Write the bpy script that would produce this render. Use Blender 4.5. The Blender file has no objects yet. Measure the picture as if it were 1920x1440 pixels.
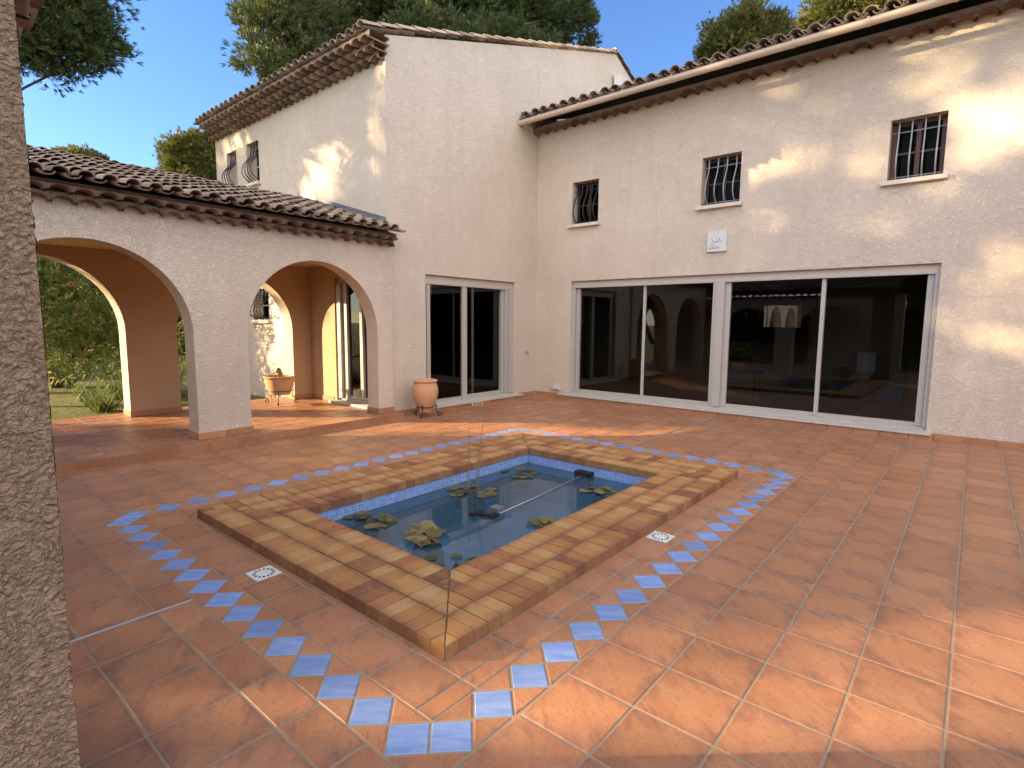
import bpy, bmesh, math, random
from mathutils import Vector, Matrix, noise
R=math.radians; pi=math.pi; sin=math.sin; cos=math.cos
S=bpy.context.scene; COL=S.collection
rnd=random.Random(7)
# ------------------------------------------------------------------ camera, sky, sun, exposure
PITCH,YAW,ROLL=0.11155,0.69847,0.00798
fw=Vector((-sin(YAW)*cos(PITCH),cos(YAW)*cos(PITCH),-sin(PITCH)))
r0=Vector((cos(YAW),sin(YAW),0)); u0_=r0.cross(fw)
rt=r0*cos(ROLL)+u0_*sin(ROLL); up=-r0*sin(ROLL)+u0_*cos(ROLL)
cam=bpy.data.cameras.new('camera'); co=bpy.data.objects.new('camera',cam); COL.objects.link(co)
cam.sensor_width=36; cam.lens=1032.25/1920*36; cam.clip_start=.05; cam.clip_end=3000
m=Matrix((rt,up,-fw)).transposed().to_4x4(); m.translation=Vector((0,0,1.5)); co.matrix_world=m
S.camera=co
AZ=R(42.2); EL=R(14.5); TE=math.tan(EL)
SD=Vector((cos(AZ)*cos(EL),sin(AZ)*cos(EL),-sin(EL)))      # way the sunlight travels
SKY_FILL=4.9
W=bpy.data.worlds.new('World'); S.world=W; W.use_nodes=True
nt=W.node_tree; bg=nt.nodes['Background']; sky=nt.nodes.new('ShaderNodeTexSky'); sky.sky_type='NISHITA'
sky.sun_disc=False; sky.sun_elevation=EL; sky.sun_rotation=math.atan2(-SD.x,-SD.y); sky.altitude=0
sky.air_density=1.0; sky.dust_density=.25; sky.ozone_density=2.2
# added warm glow in the south-east sky, behind the viewer, to light the walls
def wn(ty,**k):
    n=nt.nodes.new('ShaderNode'+ty)
    for a,b in k.items(): setattr(n,a,b)
    return n
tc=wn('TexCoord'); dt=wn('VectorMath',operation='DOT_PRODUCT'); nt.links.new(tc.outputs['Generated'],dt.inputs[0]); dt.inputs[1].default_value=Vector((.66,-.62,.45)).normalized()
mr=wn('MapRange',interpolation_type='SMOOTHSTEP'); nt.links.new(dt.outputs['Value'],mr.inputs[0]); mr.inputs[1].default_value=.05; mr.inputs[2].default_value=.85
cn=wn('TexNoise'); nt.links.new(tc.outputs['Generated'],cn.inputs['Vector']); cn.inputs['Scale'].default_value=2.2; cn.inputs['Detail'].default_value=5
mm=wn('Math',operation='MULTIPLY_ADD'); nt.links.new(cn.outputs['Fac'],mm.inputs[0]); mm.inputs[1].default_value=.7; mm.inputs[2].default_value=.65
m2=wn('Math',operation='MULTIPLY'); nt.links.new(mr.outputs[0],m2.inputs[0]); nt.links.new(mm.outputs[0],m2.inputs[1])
vs_=wn('VectorMath',operation='SCALE'); vs_.inputs[0].default_value=(SKY_FILL*1.,SKY_FILL*.86,SKY_FILL*.71); nt.links.new(m2.outputs[0],vs_.inputs['Scale'])
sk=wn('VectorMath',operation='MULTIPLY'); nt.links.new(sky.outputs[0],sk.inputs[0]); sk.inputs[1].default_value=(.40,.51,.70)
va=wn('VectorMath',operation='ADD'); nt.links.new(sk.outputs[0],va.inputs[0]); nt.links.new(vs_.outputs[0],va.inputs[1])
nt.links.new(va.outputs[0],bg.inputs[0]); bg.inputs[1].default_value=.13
sl=bpy.data.lights.new('sun','SUN'); so=bpy.data.objects.new('sun',sl); COL.objects.link(so)
sl.energy=5.; sl.angle=R(.53); sl.color=(1,.74,.42); so.rotation_euler=SD.to_track_quat('-Z','Y').to_euler(); so.location=(-20,-18,12)
S.view_settings.view_transform='Standard'; S.view_settings.look='None'; S.view_settings.exposure=1.93; S.view_settings.gamma=1
S.cycles.max_bounces=10; S.cycles.diffuse_bounces=5; S.cycles.glossy_bounces=5; S.cycles.transmission_bounces=6; S.cycles.transparent_max_bounces=16
S.cycles.caustics_reflective=False; S.cycles.caustics_refractive=False; S.cycles.use_denoising=True
S.cycles.sample_clamp_indirect=6

# ------------------------------------------------------------------ materials
class NT:
    def __init__(s,name):
        s.m=bpy.data.materials.new(name); s.m.use_nodes=True; s.t=s.m.node_tree; s.n=s.t.nodes; s.b=s.n['Principled BSDF']; s.out=s.n['Material Output']
    def node(s,ty,ins=None,**k):
        n=s.n.new('ShaderNode'+ty)
        for a,b in k.items(): setattr(n,a,b)
        for i,v in (ins or {}).items(): s.set(n.inputs[i],v)
        return n
    def set(s,sock,v):
        if isinstance(v,bpy.types.NodeSocket): s.t.links.new(v,sock)
        elif isinstance(v,bpy.types.Node): s.t.links.new(v.outputs[0],sock)
        elif isinstance(v,(tuple,list)) and sock.type=='RGBA' and len(v)==3: sock.default_value=(*v,1)
        else: sock.default_value=v
    def obj(s): return s.node('TexCoord').outputs['Object']
    def geo(s): return s.node('NewGeometry').outputs['Position']
    def noise(s,vec,scale,detail=3,rough=.55,dist=0): return s.node('TexNoise',{'Vector':vec,'Scale':scale,'Detail':detail,'Roughness':rough,'Distortion':dist}).outputs['Fac']
    def mul(s,vec,xyz):
        return s.node('VectorMath',{0:vec,1:xyz},operation='MULTIPLY').outputs[0]
    def ramp(s,fac,stops):
        n=s.node('ValToRGB',{0:fac}); e=n.color_ramp.elements
        while len(e)<len(stops): e.new(.5)
        for i,(p,c) in enumerate(stops):
            e[i].position=p; e[i].color=(*c,1) if not isinstance(c,(int,float)) else (c,c,c,1)
        return n.outputs[0]
    def mix(s,f,a,b,mode='MIX'):
        n=s.node('Mix',data_type='RGBA',blend_type=mode); s.set(n.inputs[0],f); s.set(n.inputs[6],a); s.set(n.inputs[7],b); return n.outputs[2]
    def math(s,op,a,b=0.,c=0.,clamp=False): return s.node('Math',{0:a,1:b,2:c},operation=op,use_clamp=clamp).outputs[0]
    def bump(s,h,strength,dist,nrm=None):
        i={'Height':h,'Strength':strength,'Distance':dist}
        if nrm: i['Normal']=nrm
        return s.node('Bump',i).outputs[0]
    def done(s,col=None,rough=None,nrm=None,metal=None,spec=None):
        if col is not None: s.set(s.b.inputs['Base Color'],col)
        if rough is not None: s.set(s.b.inputs['Roughness'],rough)
        if nrm is not None: s.set(s.b.inputs['Normal'],nrm)
        if metal is not None: s.set(s.b.inputs['Metallic'],metal)
        if spec is not None: s.set(s.b.inputs['Specular IOR Level'],spec)
        return s.m
def tint(k): return k.node('Attribute',attribute_name='tint').outputs['Color']

def stucco(name,base,var=.10,strength=.75,stain=True,dist=.013):
    k=NT(name); p=k.geo()
    big=k.noise(p,.7,4,.6); mid=k.noise(p,6,4,.6)
    c=k.mix(k.ramp(big,[(.3,0.),(.7,1.)]),tuple(v*(1-var) for v in base),tuple(min(.9,v*(1+var*.5)) for v in base))
    c=k.mix(k.math('MULTIPLY',k.ramp(mid,[(.35,1.),(.65,0.)]),.22),c,tuple(v*.78 for v in base))
    if stain:   # run-off streaks under the eaves and grime near the ground, both with outlines of their own
        st=k.noise(k.mul(p,(5,5,.35)),1.0,4,.6)
        z=k.node('SeparateXYZ',{0:p}).outputs[2]
        st2=k.math('MULTIPLY',k.ramp(st,[(.5,0.),(.75,1.)]),.22)
        c=k.mix(st2,c,(base[0]*.72,base[1]*.66,base[2]*.6))
    w=k.node('TexNoise',{'Vector':p,'Scale':9.,'Detail':2.}).outputs['Color']
    pv=k.node('VectorMath',{0:p,1:k.node('VectorMath',{0:w,'Scale':.09},operation='SCALE').outputs[0]},operation='ADD').outputs[0]
    a=k.noise(pv,42,3,.6,1.2)
    b=k.noise(p,120,2,.6)
    h=k.math('ADD',k.ramp(a,[(.34,0.),(.62,1.)]),k.math('MULTIPLY',b,.35))
    c=k.mix(k.math('MULTIPLY',k.ramp(a,[(.3,1.),(.5,0.)]),.13),c,tuple(v*.6 for v in base))
    return k.done(c,.92,k.bump(h,strength,dist),spec=.15)
CREAM=(.74,.625,.495)
M={}
M['stucco']=stucco('cream_stucco',CREAM)
M['stucco_far']=stucco('cream_stucco_upper',(.74,.63,.505))
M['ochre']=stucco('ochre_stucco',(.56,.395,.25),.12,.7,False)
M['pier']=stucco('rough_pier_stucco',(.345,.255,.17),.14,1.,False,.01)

def terracotta(name,c1,c2,c3):
    k=NT(name); p=k.geo(); t=tint(k); ts=k.node('SeparateColor',{0:t})
    rndv=ts.outputs[0]; off=k.node('VectorMath',{0:p,1:k.node('VectorMath',{0:t,'Scale':9.},operation='SCALE').outputs[0]},operation='ADD').outputs[0]
    rot=k.node('VectorRotate',{'Vector':off,'Angle':.72},rotation_type='Z_AXIS').outputs[0]
    streak=k.noise(k.mul(rot,(1.6,7.5,1)),1.5,6,.66,.8)
    cloud=k.noise(off,4.5,5,.62,.6)
    fine=k.noise(off,60,3,.6)
    c=k.mix(k.ramp(k.math('ADD',k.math('MULTIPLY',streak,.45),k.math('MULTIPLY',cloud,.55)),[(.36,0.),(.62,1.)]),c1,c2)
    uv=k.node('UVMap',uv_map='UVMap').outputs[0]; sx=k.node('SeparateXYZ',{0:uv})
    d=[k.math('ABSOLUTE',k.math('SUBTRACT',sx.outputs[i],.5)) for i in (0,1)]
    edge=k.math('MULTIPLY',k.math('MAXIMUM',d[0],d[1]),2.)
    e2=k.math('ADD',k.math('MULTIPLY',edge,.42),k.math('MULTIPLY',k.noise(k.mul(rot,(1.,2.4,1)),5.5,7,.7,.5),1.0))
    c=k.mix(k.math('MULTIPLY',k.ramp(e2,[(.76,0.),(.98,1.)]),.7),c,c3)
    c=k.mix(k.math('MULTIPLY',k.ramp(fine,[(.52,0.),(.72,1.)]),.4),c,tuple(v*.7 for v in c3))
    c=k.mix(k.math('MULTIPLY',k.ramp(k.noise(k.mul(rot,(6.,30.,1)),2.2,5,.7,1.),[(.54,0.),(.7,1.)]),.45),c,tuple(v*.95 for v in c3))
    c=k.mix(k.math('MULTIPLY',k.ramp(k.noise(off,26,6,.75),[(.6,0.),(.72,1.)]),.25),c,tuple(min(1,v*1.7) for v in c1))
    br=k.math('MULTIPLY_ADD',rndv,.24,.88)
    c=k.mix(1.,c,k.node('CombineColor',{0:br,1:br,2:br}).outputs[0],'MULTIPLY')
    dirt=k.noise(p,.9,5,.65)
    c=k.mix(k.math('MULTIPLY',k.ramp(dirt,[(.5,0.),(.72,1.)]),.22),c,(.30,.2,.15))
    h=k.math('ADD',streak,k.math('MULTIPLY',fine,.25))
    ro=k.math('MULTIPLY_ADD',cloud,.3,.3)
    return k.done(c,ro,k.bump(h,.25,.004),spec=.28)
M['tile']=terracotta('terracotta_tile',(.345,.148,.068),(.385,.19,.096),(.185,.095,.064))
k=NT('grout'); p=k.geo(); M['grout']=k.done(k.mix(k.noise(p,14,4),(.22,.155,.105),(.30,.225,.155)),.95,k.bump(k.noise(p,90),.5,.003))
k=NT('blue_tile'); p=k.geo(); t=tint(k)
off=k.node('VectorMath',{0:p,1:k.node('VectorMath',{0:t,'Scale':7.},operation='SCALE').outputs[0]},operation='ADD').outputs[0]
rot=k.node('VectorRotate',{'Vector':off,'Angle':-.7},rotation_type='Z_AXIS').outputs[0]
st=k.noise(k.mul(rot,(3.,16.,1)),1.6,4,.6,.7)
c=k.mix(k.ramp(st,[(.34,0.),(.7,1.)]),(.135,.225,.46),(.225,.315,.53))
br=k.math('MULTIPLY_ADD',k.node('SeparateColor',{0:t}).outputs[0],.35,.82)
M['blue']=k.done(k.mix(1.,c,k.node('CombineColor',{0:br,1:br,2:br}).outputs[0],'MULTIPLY'),.45,k.bump(st,.2,.002),spec=.3)
def clay(name,c1,c2,grey,amt,tn=True):
    k=NT(name); p=k.geo(); n1=k.noise(p,7,5,.65); n2=k.noise(p,55,3)
    c=k.mix(k.ramp(n1,[(.3,0.),(.7,1.)]),c1,c2)
    c=k.mix(k.math('MULTIPLY',k.ramp(k.noise(p,16,5,.7),[(.42,0.),(.62,1.)]),amt),c,grey)
    if tn:
        br=k.math('MULTIPLY_ADD',k.node('SeparateColor',{0:tint(k)}).outputs[0],.7,.65)
        c=k.mix(1.,c,k.node('CombineColor',{0:br,1:br,2:br}).outputs[0],'MULTIPLY')
    return k.done(c,.9,k.bump(n2,.5,.004),spec=.2)
M['roof']=clay('weathered_roof_tile',(.22,.15,.105),(.30,.215,.155),(.26,.225,.18),.75)
M['eave']=clay('eave_tile',(.17,.098,.062),(.23,.14,.09),(.16,.125,.09),.5)
M['verge']=clay('pale_verge_tile',(.34,.26,.19),(.42,.33,.25),(.3,.26,.2),.5)
M['mortar']=clay('eave_mortar',(.25,.20,.15),(.31,.25,.19),(.2,.16,.12),.4,False)
M['plinth']=terracotta('terracotta_plinth',(.38,.165,.08),(.45,.23,.12),(.28,.13,.075))
k=NT('coping_brick'); p=k.geo(); t=tint(k); sc=k.node('SeparateColor',{0:t})
off=k.node('VectorMath',{0:p,1:k.node('VectorMath',{0:t,'Scale':5.},operation='SCALE').outputs[0]},operation='ADD').outputs[0]
n1=k.noise(off,11,5,.65,.5); n2=k.noise(p,70,3)
c=k.ramp(k.math('ADD',k.math('MULTIPLY',sc.outputs[0],.72),k.math('MULTIPLY',n1,.28)),[(.12,(.17,.072,.038)),(.24,(.29,.125,.048)),(.5,(.37,.185,.062)),(.78,(.42,.245,.09)),(.96,(.42,.285,.135))])
c=k.mix(k.math('MULTIPLY',k.ramp(k.noise(off,22,5,.7,1.),[(.5,0.),(.68,1.)]),.5),c,(.36,.19,.115))
uv=k.node('UVMap',uv_map='UVMap').outputs[0]; sx=k.node('SeparateXYZ',{0:uv})
en=k.math('ADD',k.math('MULTIPLY',k.math('ABSOLUTE',k.math('SUBTRACT',sx.outputs[1],.5)),1.1),k.math('MULTIPLY',k.noise(off,17,5,.7,.6),.75))
c=k.mix(k.math('MULTIPLY',k.ramp(en,[(.6,0.),(.95,1.)]),.62),c,(.17,.075,.05))
M['brick']=k.done(c,.8,k.bump(k.math('ADD',n1,k.math('MULTIPLY',n2,.4)),.4,.006),spec=.25)
k=NT('pool_mosaic'); p=k.geo()
uv=k.node('UVMap',uv_map='UVMap').outputs[0]
bt=k.node('TexBrick',{'Vector':uv,'Color1':(.08,.2,.6),'Color2':(.2,.36,.74),'Mortar':(.42,.47,.5),'Scale':1.,'Mortar Size':.0024,'Bias':0.,'Brick Width':.0235,'Row Height':.0235},offset=0.)
M['mosaic']=k.done(k.mix(k.math('MULTIPLY',k.noise(p,5,4),.4),bt.outputs[0],(.1,.24,.5)),.25,k.bump(bt.outputs[1],.3,-.002))
k=NT('pool_bottom'); p=k.geo()
bt=k.node('TexBrick',{'Vector':uvn if False else k.node('UVMap',uv_map='UVMap').outputs[0],'Color1':(.17,.36,.54),'Color2':(.26,.47,.64),'Mortar':(.14,.24,.34),'Scale':1.,'Mortar Size':.0024,'Bias':0.,'Brick Width':.0235,'Row Height':.0235},offset=0.)
M['mosaic_deep']=k.done(k.mix(k.math('MULTIPLY',k.ramp(k.noise(p,3,5,.7),[(.4,0.),(.7,1.)]),.5),bt.outputs[0],(.10,.2,.26)),.5)
def glassy(name,tintc,ior,rough=0.,ripple=0.):
    k=NT(name); tr=k.node('BsdfTransparent',{0:tintc}); gl=k.node('BsdfGlossy',{'Roughness':rough})
    fr=k.node('Fresnel',{'IOR':ior})
    if ripple:
        nb=k.bump(k.noise(k.geo(),7,2,.5),ripple,.02); k.set(gl.inputs['Normal'],nb); k.set(fr.inputs['Normal'],nb)
    body=tr
    if ripple: body=k.node('MixShader',{0:.2,1:tr.outputs[0],2:k.node('BsdfDiffuse',{0:(.12,.26,.38)}).outputs[0]})
    mx=k.node('MixShader',{0:fr.outputs[0],1:body.outputs[0],2:gl.outputs[0]}); k.t.links.new(mx.outputs[0],k.out.inputs[0]); return k.m
M['glass']=glassy('window_glass',(.66,.68,.68),1.5)
M['glass_upper']=glassy('upper_window_glass',(.4,.42,.42),1.12)
M['water']=glassy('pond_water',(.56,.74,.84),1.45,.0,.022)
def flat(name,c,rough=.5,metal=0.,var=.12,bumps=.0,spec=.4):
    k=NT(name); p=k.obj(); n1=k.noise(p,9,4)
    col=k.mix(n1,tuple(v*(1-var) for v in c),tuple(min(1,v*(1+var)) for v in c))
    return k.done(col,rough,k.bump(k.noise(p,60),bumps,.003) if bumps else None,metal,spec)
M['alu']=flat('pale_aluminium',(.43,.40,.35),.4,.0,.08)
M['beige']=flat('beige_shutter_box',(.53,.47,.38),.5,.0,.1)
M['gutter']=flat('beige_plastic',(.62,.50,.38),.42,.0,.06)
M['sill']=flat('pale_stone_sill',(.62,.55,.45),.75,.0,.14,.3)
M['thresh']=flat('grey_threshold_stone',(.50,.48,.43),.6,.0,.2,.3)
M['joint']=flat('dark_joint_mortar',(.15,.105,.07),.95,.0,.3,.4)
M['iron']=flat('wrought_iron',(.035,.033,.034),.45,.3,.2,.2)
M['iron_grey']=flat('grey_iron',(.30,.30,.31),.4,.3,.2,.2)
M['wood']=flat('red_brown_wood',(.09,.032,.02),.5,.0,.3,.2)
M['dark_wood']=flat('dark_window_wood',(.035,.018,.012),.5,.0,.3)
M['zinc']=flat('grey_zinc',(.17,.19,.21),.5,.4,.25)
M['steel']=flat('steel_strip',(.42,.42,.41),.4,.6,.15)
M['white']=flat('white_plastic',(.62,.61,.57),.5,.0,.1)
M['plaque']=flat('pale_grey_plaque',(.60,.60,.56),.8,.0,.1,.3)
M['carve']=flat('plaque_relief',(.34,.34,.32),.85,.0,.1)
M['dark']=flat('dark_slot',(.012,.012,.012),.9)
M['pot']=clay('terracotta_pot',(.50,.255,.125),(.58,.33,.18),(.55,.4,.27),.4,False)
M['soil']=flat('dark_soil',(.05,.035,.025),.95,.0,.4,.5)
M['room']=flat('room_plaster',(.42,.35,.25),.9,.0,.06)
M['roomfloor']=flat('room_floor_tile',(.26,.15,.09),.35,.0,.25)
M['ceil']=flat('ceiling_plaster',(.52,.38,.24),.9,.0,.08,.2)
M['furn']=flat('dark_furniture_wood',(.05,.028,.016),.4,.0,.3)
M['cloth']=flat('pale_cloth',(.55,.52,.46),.9,.0,.1)
M['sofa']=flat('dark_upholstery',(.05,.045,.045),.85,.0,.2)
M['bark']=flat('pine_bark',(.13,.085,.06),.95,.0,.35,.8)
M['stem']=flat('pale_stem',(.2,.17,.09),.8,.0,.25)
M['shutter']=flat('grey_shutter_paint',(.40,.39,.36),.6,.0,.1)
k=NT('mirror_glass'); M['mirror']=k.done((.9,.9,.88),.0,metal=1.)
k=NT('lampshade'); M['shade']=k.done((.45,.33,.2),.8)
def leafmat(name,c1,c2,trans=.25,rough=.55):
    k=NT(name); t=k.node('SeparateColor',{0:tint(k)})
    c=k.mix(t.outputs[0],c1,c2)
    k.done(c,rough,spec=.3)
    tl=k.node('BsdfTranslucent',{0:k.mix(.4,c,(.25,.28,.05))})
    mx=k.node('MixShader',{0:trans,1:k.b.outputs[0],2:tl.outputs[0]}); k.t.links.new(mx.outputs[0],k.out.inputs[0]); return k.m
M['needle']=leafmat('pine_needles',(.035,.062,.022),(.105,.13,.04),.15)
M['needle_y']=leafmat('sunlit_pine_needles',(.075,.095,.025),(.21,.20,.055),.2)
M['leaf']=leafmat('oleander_leaves',(.06,.10,.025),(.38,.41,.11),.42,.45)
M['strap']=leafmat('strap_leaves',(.06,.10,.03),(.2,.24,.08),.3,.45)
M['lily']=leafmat('lily_pads',(.055,.065,.02),(.15,.15,.055),.1,.5)
M['dryleaf']=leafmat('dry_lily_leaves',(.10,.08,.035),(.21,.175,.075),.1,.7)
M['flower']=leafmat('pink_flowers',(.45,.10,.08),(.6,.26,.2),.3)
M['hedge']=leafmat('hedge_leaves',(.018,.03,.012),(.05,.07,.022),.1)
k=NT('lawn'); p=k.geo(); c=k.mix(k.ramp(k.noise(p,.5,5,.65),[(.35,0.),(.65,1.)]),(.075,.11,.03),(.15,.14,.055))
c=k.mix(k.math('MULTIPLY',k.noise(p,9,5,.7),.5),c,(.2,.16,.08)); M['lawn']=k.done(c,.95,k.bump(k.noise(p,45,4),.8,.03),spec=.1)
M['grass']=leafmat('grass_blades',(.06,.095,.025),(.16,.17,.06),.3)

# ------------------------------------------------------------------ mesh builder
class MB:
    def __init__(s): s.v=[];s.f=[];s.mi=[];s.c=[];s.uv=[]
    def add(s,vs,fs,t=None,mi=0,uv=None):
        b=len(s.v); s.v+= [tuple(x) for x in vs]; t=t or (rnd.random(),rnd.random(),rnd.random())
        s.c+=[(*t,1)]*len(vs)
        for i,f in enumerate(fs):
            s.f.append([b+j for j in f]); s.mi.append(mi)
            s.uv.append(uv[i] if uv else None)
    def quad(s,a,b,c,d,t=None,mi=0,uv=None): s.add([a,b,c,d],[(0,1,2,3)],t,mi,[uv] if uv else None)
    def box(s,x0,x1,y0,y1,z0,z1,t=None,mi=0):
        s.add([(x,y,z) for z in (z0,z1) for y in (y0,y1) for x in (x0,x1)],[(0,2,3,1),(4,5,7,6),(0,1,5,4),(2,6,7,3),(0,4,6,2),(1,3,7,5)],t,mi)
    def fbox(s,f,u0,u1,v0,v1,d0,d1,t=None,mi=0):
        s.add([f(u,v,d) for d in (d0,d1) for v in (v0,v1) for u in (u0,u1)],[(0,2,3,1),(4,5,7,6),(0,1,5,4),(2,6,7,3),(0,4,6,2),(1,3,7,5)],t,mi)
    def tube(s,pts,r,n=6,t=None,mi=0,cap=True):
        pts=[Vector(p) for p in pts]; L=len(pts); rs=r if isinstance(r,(list,tuple)) else [r]*L
        vs=[];prev=None
        for i,p in enumerate(pts):
            d=(pts[min(i+1,L-1)]-pts[max(i-1,0)]).normalized()
            if prev is None: a=d.orthogonal().normalized()
            else: a=(prev-d*prev.dot(d)); a=a.normalized() if a.length>1e-6 else d.orthogonal().normalized()
            prev=a; b=d.cross(a)
            vs+=[p+(a*cos(2*pi*k/n)+b*sin(2*pi*k/n))*rs[i] for k in range(n)]
        fs=[(i*n+k,i*n+(k+1)%n,(i+1)*n+(k+1)%n,(i+1)*n+k) for i in range(L-1) for k in range(n)]
        if cap: fs+=[tuple(range(n))[::-1],tuple((L-1)*n+k for k in range(n))]
        s.add(vs,fs,t,mi)
    def lathe(s,prof,c=(0,0,0),n=32,t=None,mi=0):
        vs=[(c[0]+r*cos(2*pi*k/n),c[1]+r*sin(2*pi*k/n),c[2]+z) for r,z in prof for k in range(n)]
        fs=[(i*n+k,i*n+(k+1)%n,(i+1)*n+(k+1)%n,(i+1)*n+k) for i in range(len(prof)-1) for k in range(n)]
        s.add(vs,fs,t,mi)
    def build(s,name,mat,parent=None,smooth=False,base=None):
        fix=name=='pane'
        me=bpy.data.meshes.new(name)
        xs=[v[0] for v in s.v];ys=[v[1] for v in s.v];zs=[v[2] for v in s.v]
        if parent is not None: o=Vector(ORG[parent.name])
        else: o=Vector(base) if base else Vector(((min(xs)+max(xs))/2,(min(ys)+max(ys))/2,min(zs)))
        me.from_pydata([(v[0]-o.x,v[1]-o.y,v[2]-o.z) for v in s.v],[],s.f)
        for mm in (mat if isinstance(mat,list) else [mat]): me.materials.append(mm)
        me.polygons.foreach_set('material_index',s.mi)
        if smooth: me.polygons.foreach_set('use_smooth',[True]*len(s.f))
        ca=me.color_attributes.new('tint','FLOAT_COLOR','POINT'); ca.data.foreach_set('color',[x for c in s.c for x in c])
        ul=me.uv_layers.new(name='UVMap'); fl=[]
        for f,uv in zip(s.f,s.uv):
            if uv: fl+=[x for q in uv for x in q]
            else: fl+=[.5]*(2*len(f))
        ul.data.foreach_set('uv',fl); me.update()
        if fix:
            bm_=bmesh.new(); bm_.from_mesh(me); bmesh.ops.recalc_face_normals(bm_,faces=bm_.faces[:]); bm_.to_mesh(me); bm_.free()
        ob=bpy.data.objects.new(name,me); COL.objects.link(ob)
        if parent is not None:
            ob.parent=parent; ORG[ob.name]=tuple(o)
        else: ob.location=o; ORG[ob.name]=tuple(o)
        return ob
ORG={}
def thing(name,label,cat,loc,group=None):
    o=bpy.data.objects.new(name,None); o.empty_display_size=.2; COL.objects.link(o); o.location=loc; ORG[o.name]=tuple(loc)
    o['label']=label; o['category']=cat
    if group: o['group']=group
    return o
def tag(o,label,cat,group=None):
    o['label']=label; o['category']=cat
    if group: o['group']=group
    return o
def struct(o,kind='structure'): o['kind']=kind; return o
def part(mb,name,mat,parent,smooth=False,label=None):
    o=mb.build(name,mat,parent,smooth)
    if label: o['label']=label
    return o
# plane maps: f(u,v,d): u along the wall, v up, d into the wall
fR=lambda u,v,d:(u,9.12+d,v)          # right wing, facing -Y
fMd=lambda u,v,d:(-7.02-d,u,v)        # tall block, side facing the courtyard
fS=lambda u,v,d:(u,5.38+d,v)          # tall block, side over the arcade
def wall(mb,f,u0,u1,v0,v1,t,holes=(),mi=0):
    us=sorted({u0,u1,*[h[i] for h in holes for i in (0,1)]}); vs=sorted({v0,v1,*[h[i] for h in holes for i in (2,3)]})
    def solid(i,j):
        if i<0 or j<0 or i>=len(us)-1 or j>=len(vs)-1: return False
        a=(us[i]+us[i+1])/2;b=(vs[j]+vs[j+1])/2
        return not any(h[0]<a<h[1] and h[2]<b<h[3] for h in holes)
    tt=(.5,.5,.5)
    for i in range(len(us)-1):
        for j in range(len(vs)-1):
            if not solid(i,j): continue
            a,b,c,d=us[i],us[i+1],vs[j],vs[j+1]
            mb.quad(f(a,c,0),f(b,c,0),f(b,d,0),f(a,d,0),tt,mi); mb.quad(f(a,c,t),f(a,d,t),f(b,d,t),f(b,c,t),tt,mi)
            if not solid(i-1,j): mb.quad(f(a,c,0),f(a,d,0),f(a,d,t),f(a,c,t),tt,mi)
            if not solid(i+1,j): mb.quad(f(b,c,0),f(b,c,t),f(b,d,t),f(b,d,0),tt,mi)
            if not solid(i,j-1): mb.quad(f(a,c,0),f(a,c,t),f(b,c,t),f(b,c,0),tt,mi)
            if not solid(i,j+1): mb.quad(f(a,d,0),f(b,d,0),f(b,d,t),f(a,d,t),tt,mi)
def archwall(mb,f,u0,u1,v0,v1,t,arches,miF=0,miB=0,miI=0,n=28):
    tt=(.5,.5,.5)
    def strip(a,b,ca,cb):
        mb.quad(f(a,ca,0),f(b,cb,0),f(b,v1,0),f(a,v1,0),tt,miF); mb.quad(f(a,ca,t),f(a,v1,t),f(b,v1,t),f(b,cb,t),tt,miB)
    x=u0
    for a,b,sp in arches:
        strip(x,a,v0,v0); rr=(b-a)/2; c=(a+b)/2; x=b
        pts=[(c-rr*cos(pi*k/n),sp+rr*sin(pi*k/n)) for k in range(n+1)]
        for (p,q) in zip(pts,pts[1:]):
            strip(p[0],q[0],p[1],q[1])
        pts=[(a,v0)]+pts+[(b,v0)]
        for (p,q) in zip(pts,pts[1:]): mb.quad(f(*p,0),f(*q,0),f(*q,t),f(*p,t),tt,miI)
    strip(x,u1,v0,v0)
    for u in (u0,u1): mb.quad(f(u,v0,0),f(u,v1,0),f(u,v1,t),f(u,v0,t),tt,miF)
    mb.quad(f(u0,v1,0),f(u1,v1,0),f(u1,v1,t),f(u0,v1,t),tt,miF)
def V3(a): return Vector(a)
def arc_tile(mb,o,U,V,N,l0,l1,r0,r1,h0,h1,up=True,th=.014,ky=.8,seg=7,inner=True):
    """one canal tile: o = point on the eave line, V up the slope"""
    t=(rnd.random(),rnd.random(),rnd.random()); sg=1 if up else -1
    def ring(l,r,h): return [o+V*l+U*(r*cos(pi*k/seg))+N*(h+sg*ky*r*sin(pi*k/seg)) for k in range(seg+1)]
    A=ring(l0,r0,h0);B=ring(l1,r1,h1);C=ring(l0,r0-th,h0-(0 if up else -th*.2));D=ring(l1,r1-th,h1)
    n=seg+1; vs=A+B+C+D; fs=[]
    for k in range(seg):
        fs+=[(k,k+1,n+k+1,n+k),(k,2*n+k,2*n+k+1,k+1)]
        if inner: fs.append((2*n+k,3*n+k,3*n+k+1,2*n+k+1))
    mb.add(vs,fs,t)
def canal_roof(mb,o,U,V,ncol,nrow,pitch,clen=.30,jit=.012):
    o=V3(o);U=V3(U).normalized();V=V3(V).normalized();N=U.cross(V).normalized()
    if N.z<0: N=-N
    for c in range(ncol+1):
        for r in range(nrow):
            j=lambda a=jit: rnd.uniform(-a,a)
            b=o+U*(c*pitch+j())
            arc_tile(mb,b,U,V,N,r*clen-.02+j(.02),(r+1)*clen+.05,pitch*.36,pitch*.42,.075,.05,False,ky=.62,seg=5,inner=False)
            if c<ncol:
                b=o+U*((c+.5)*pitch+j()); U2=(U+V*j(.03)).normalized()
                arc_tile(mb,b,U2,V,N,r*clen+.0+j(.02),(r+1)*clen+.06,pitch*.40,pitch*.32,.075+j(.006),.045,True,ky=.82,seg=7,inner=(r==0))
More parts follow.
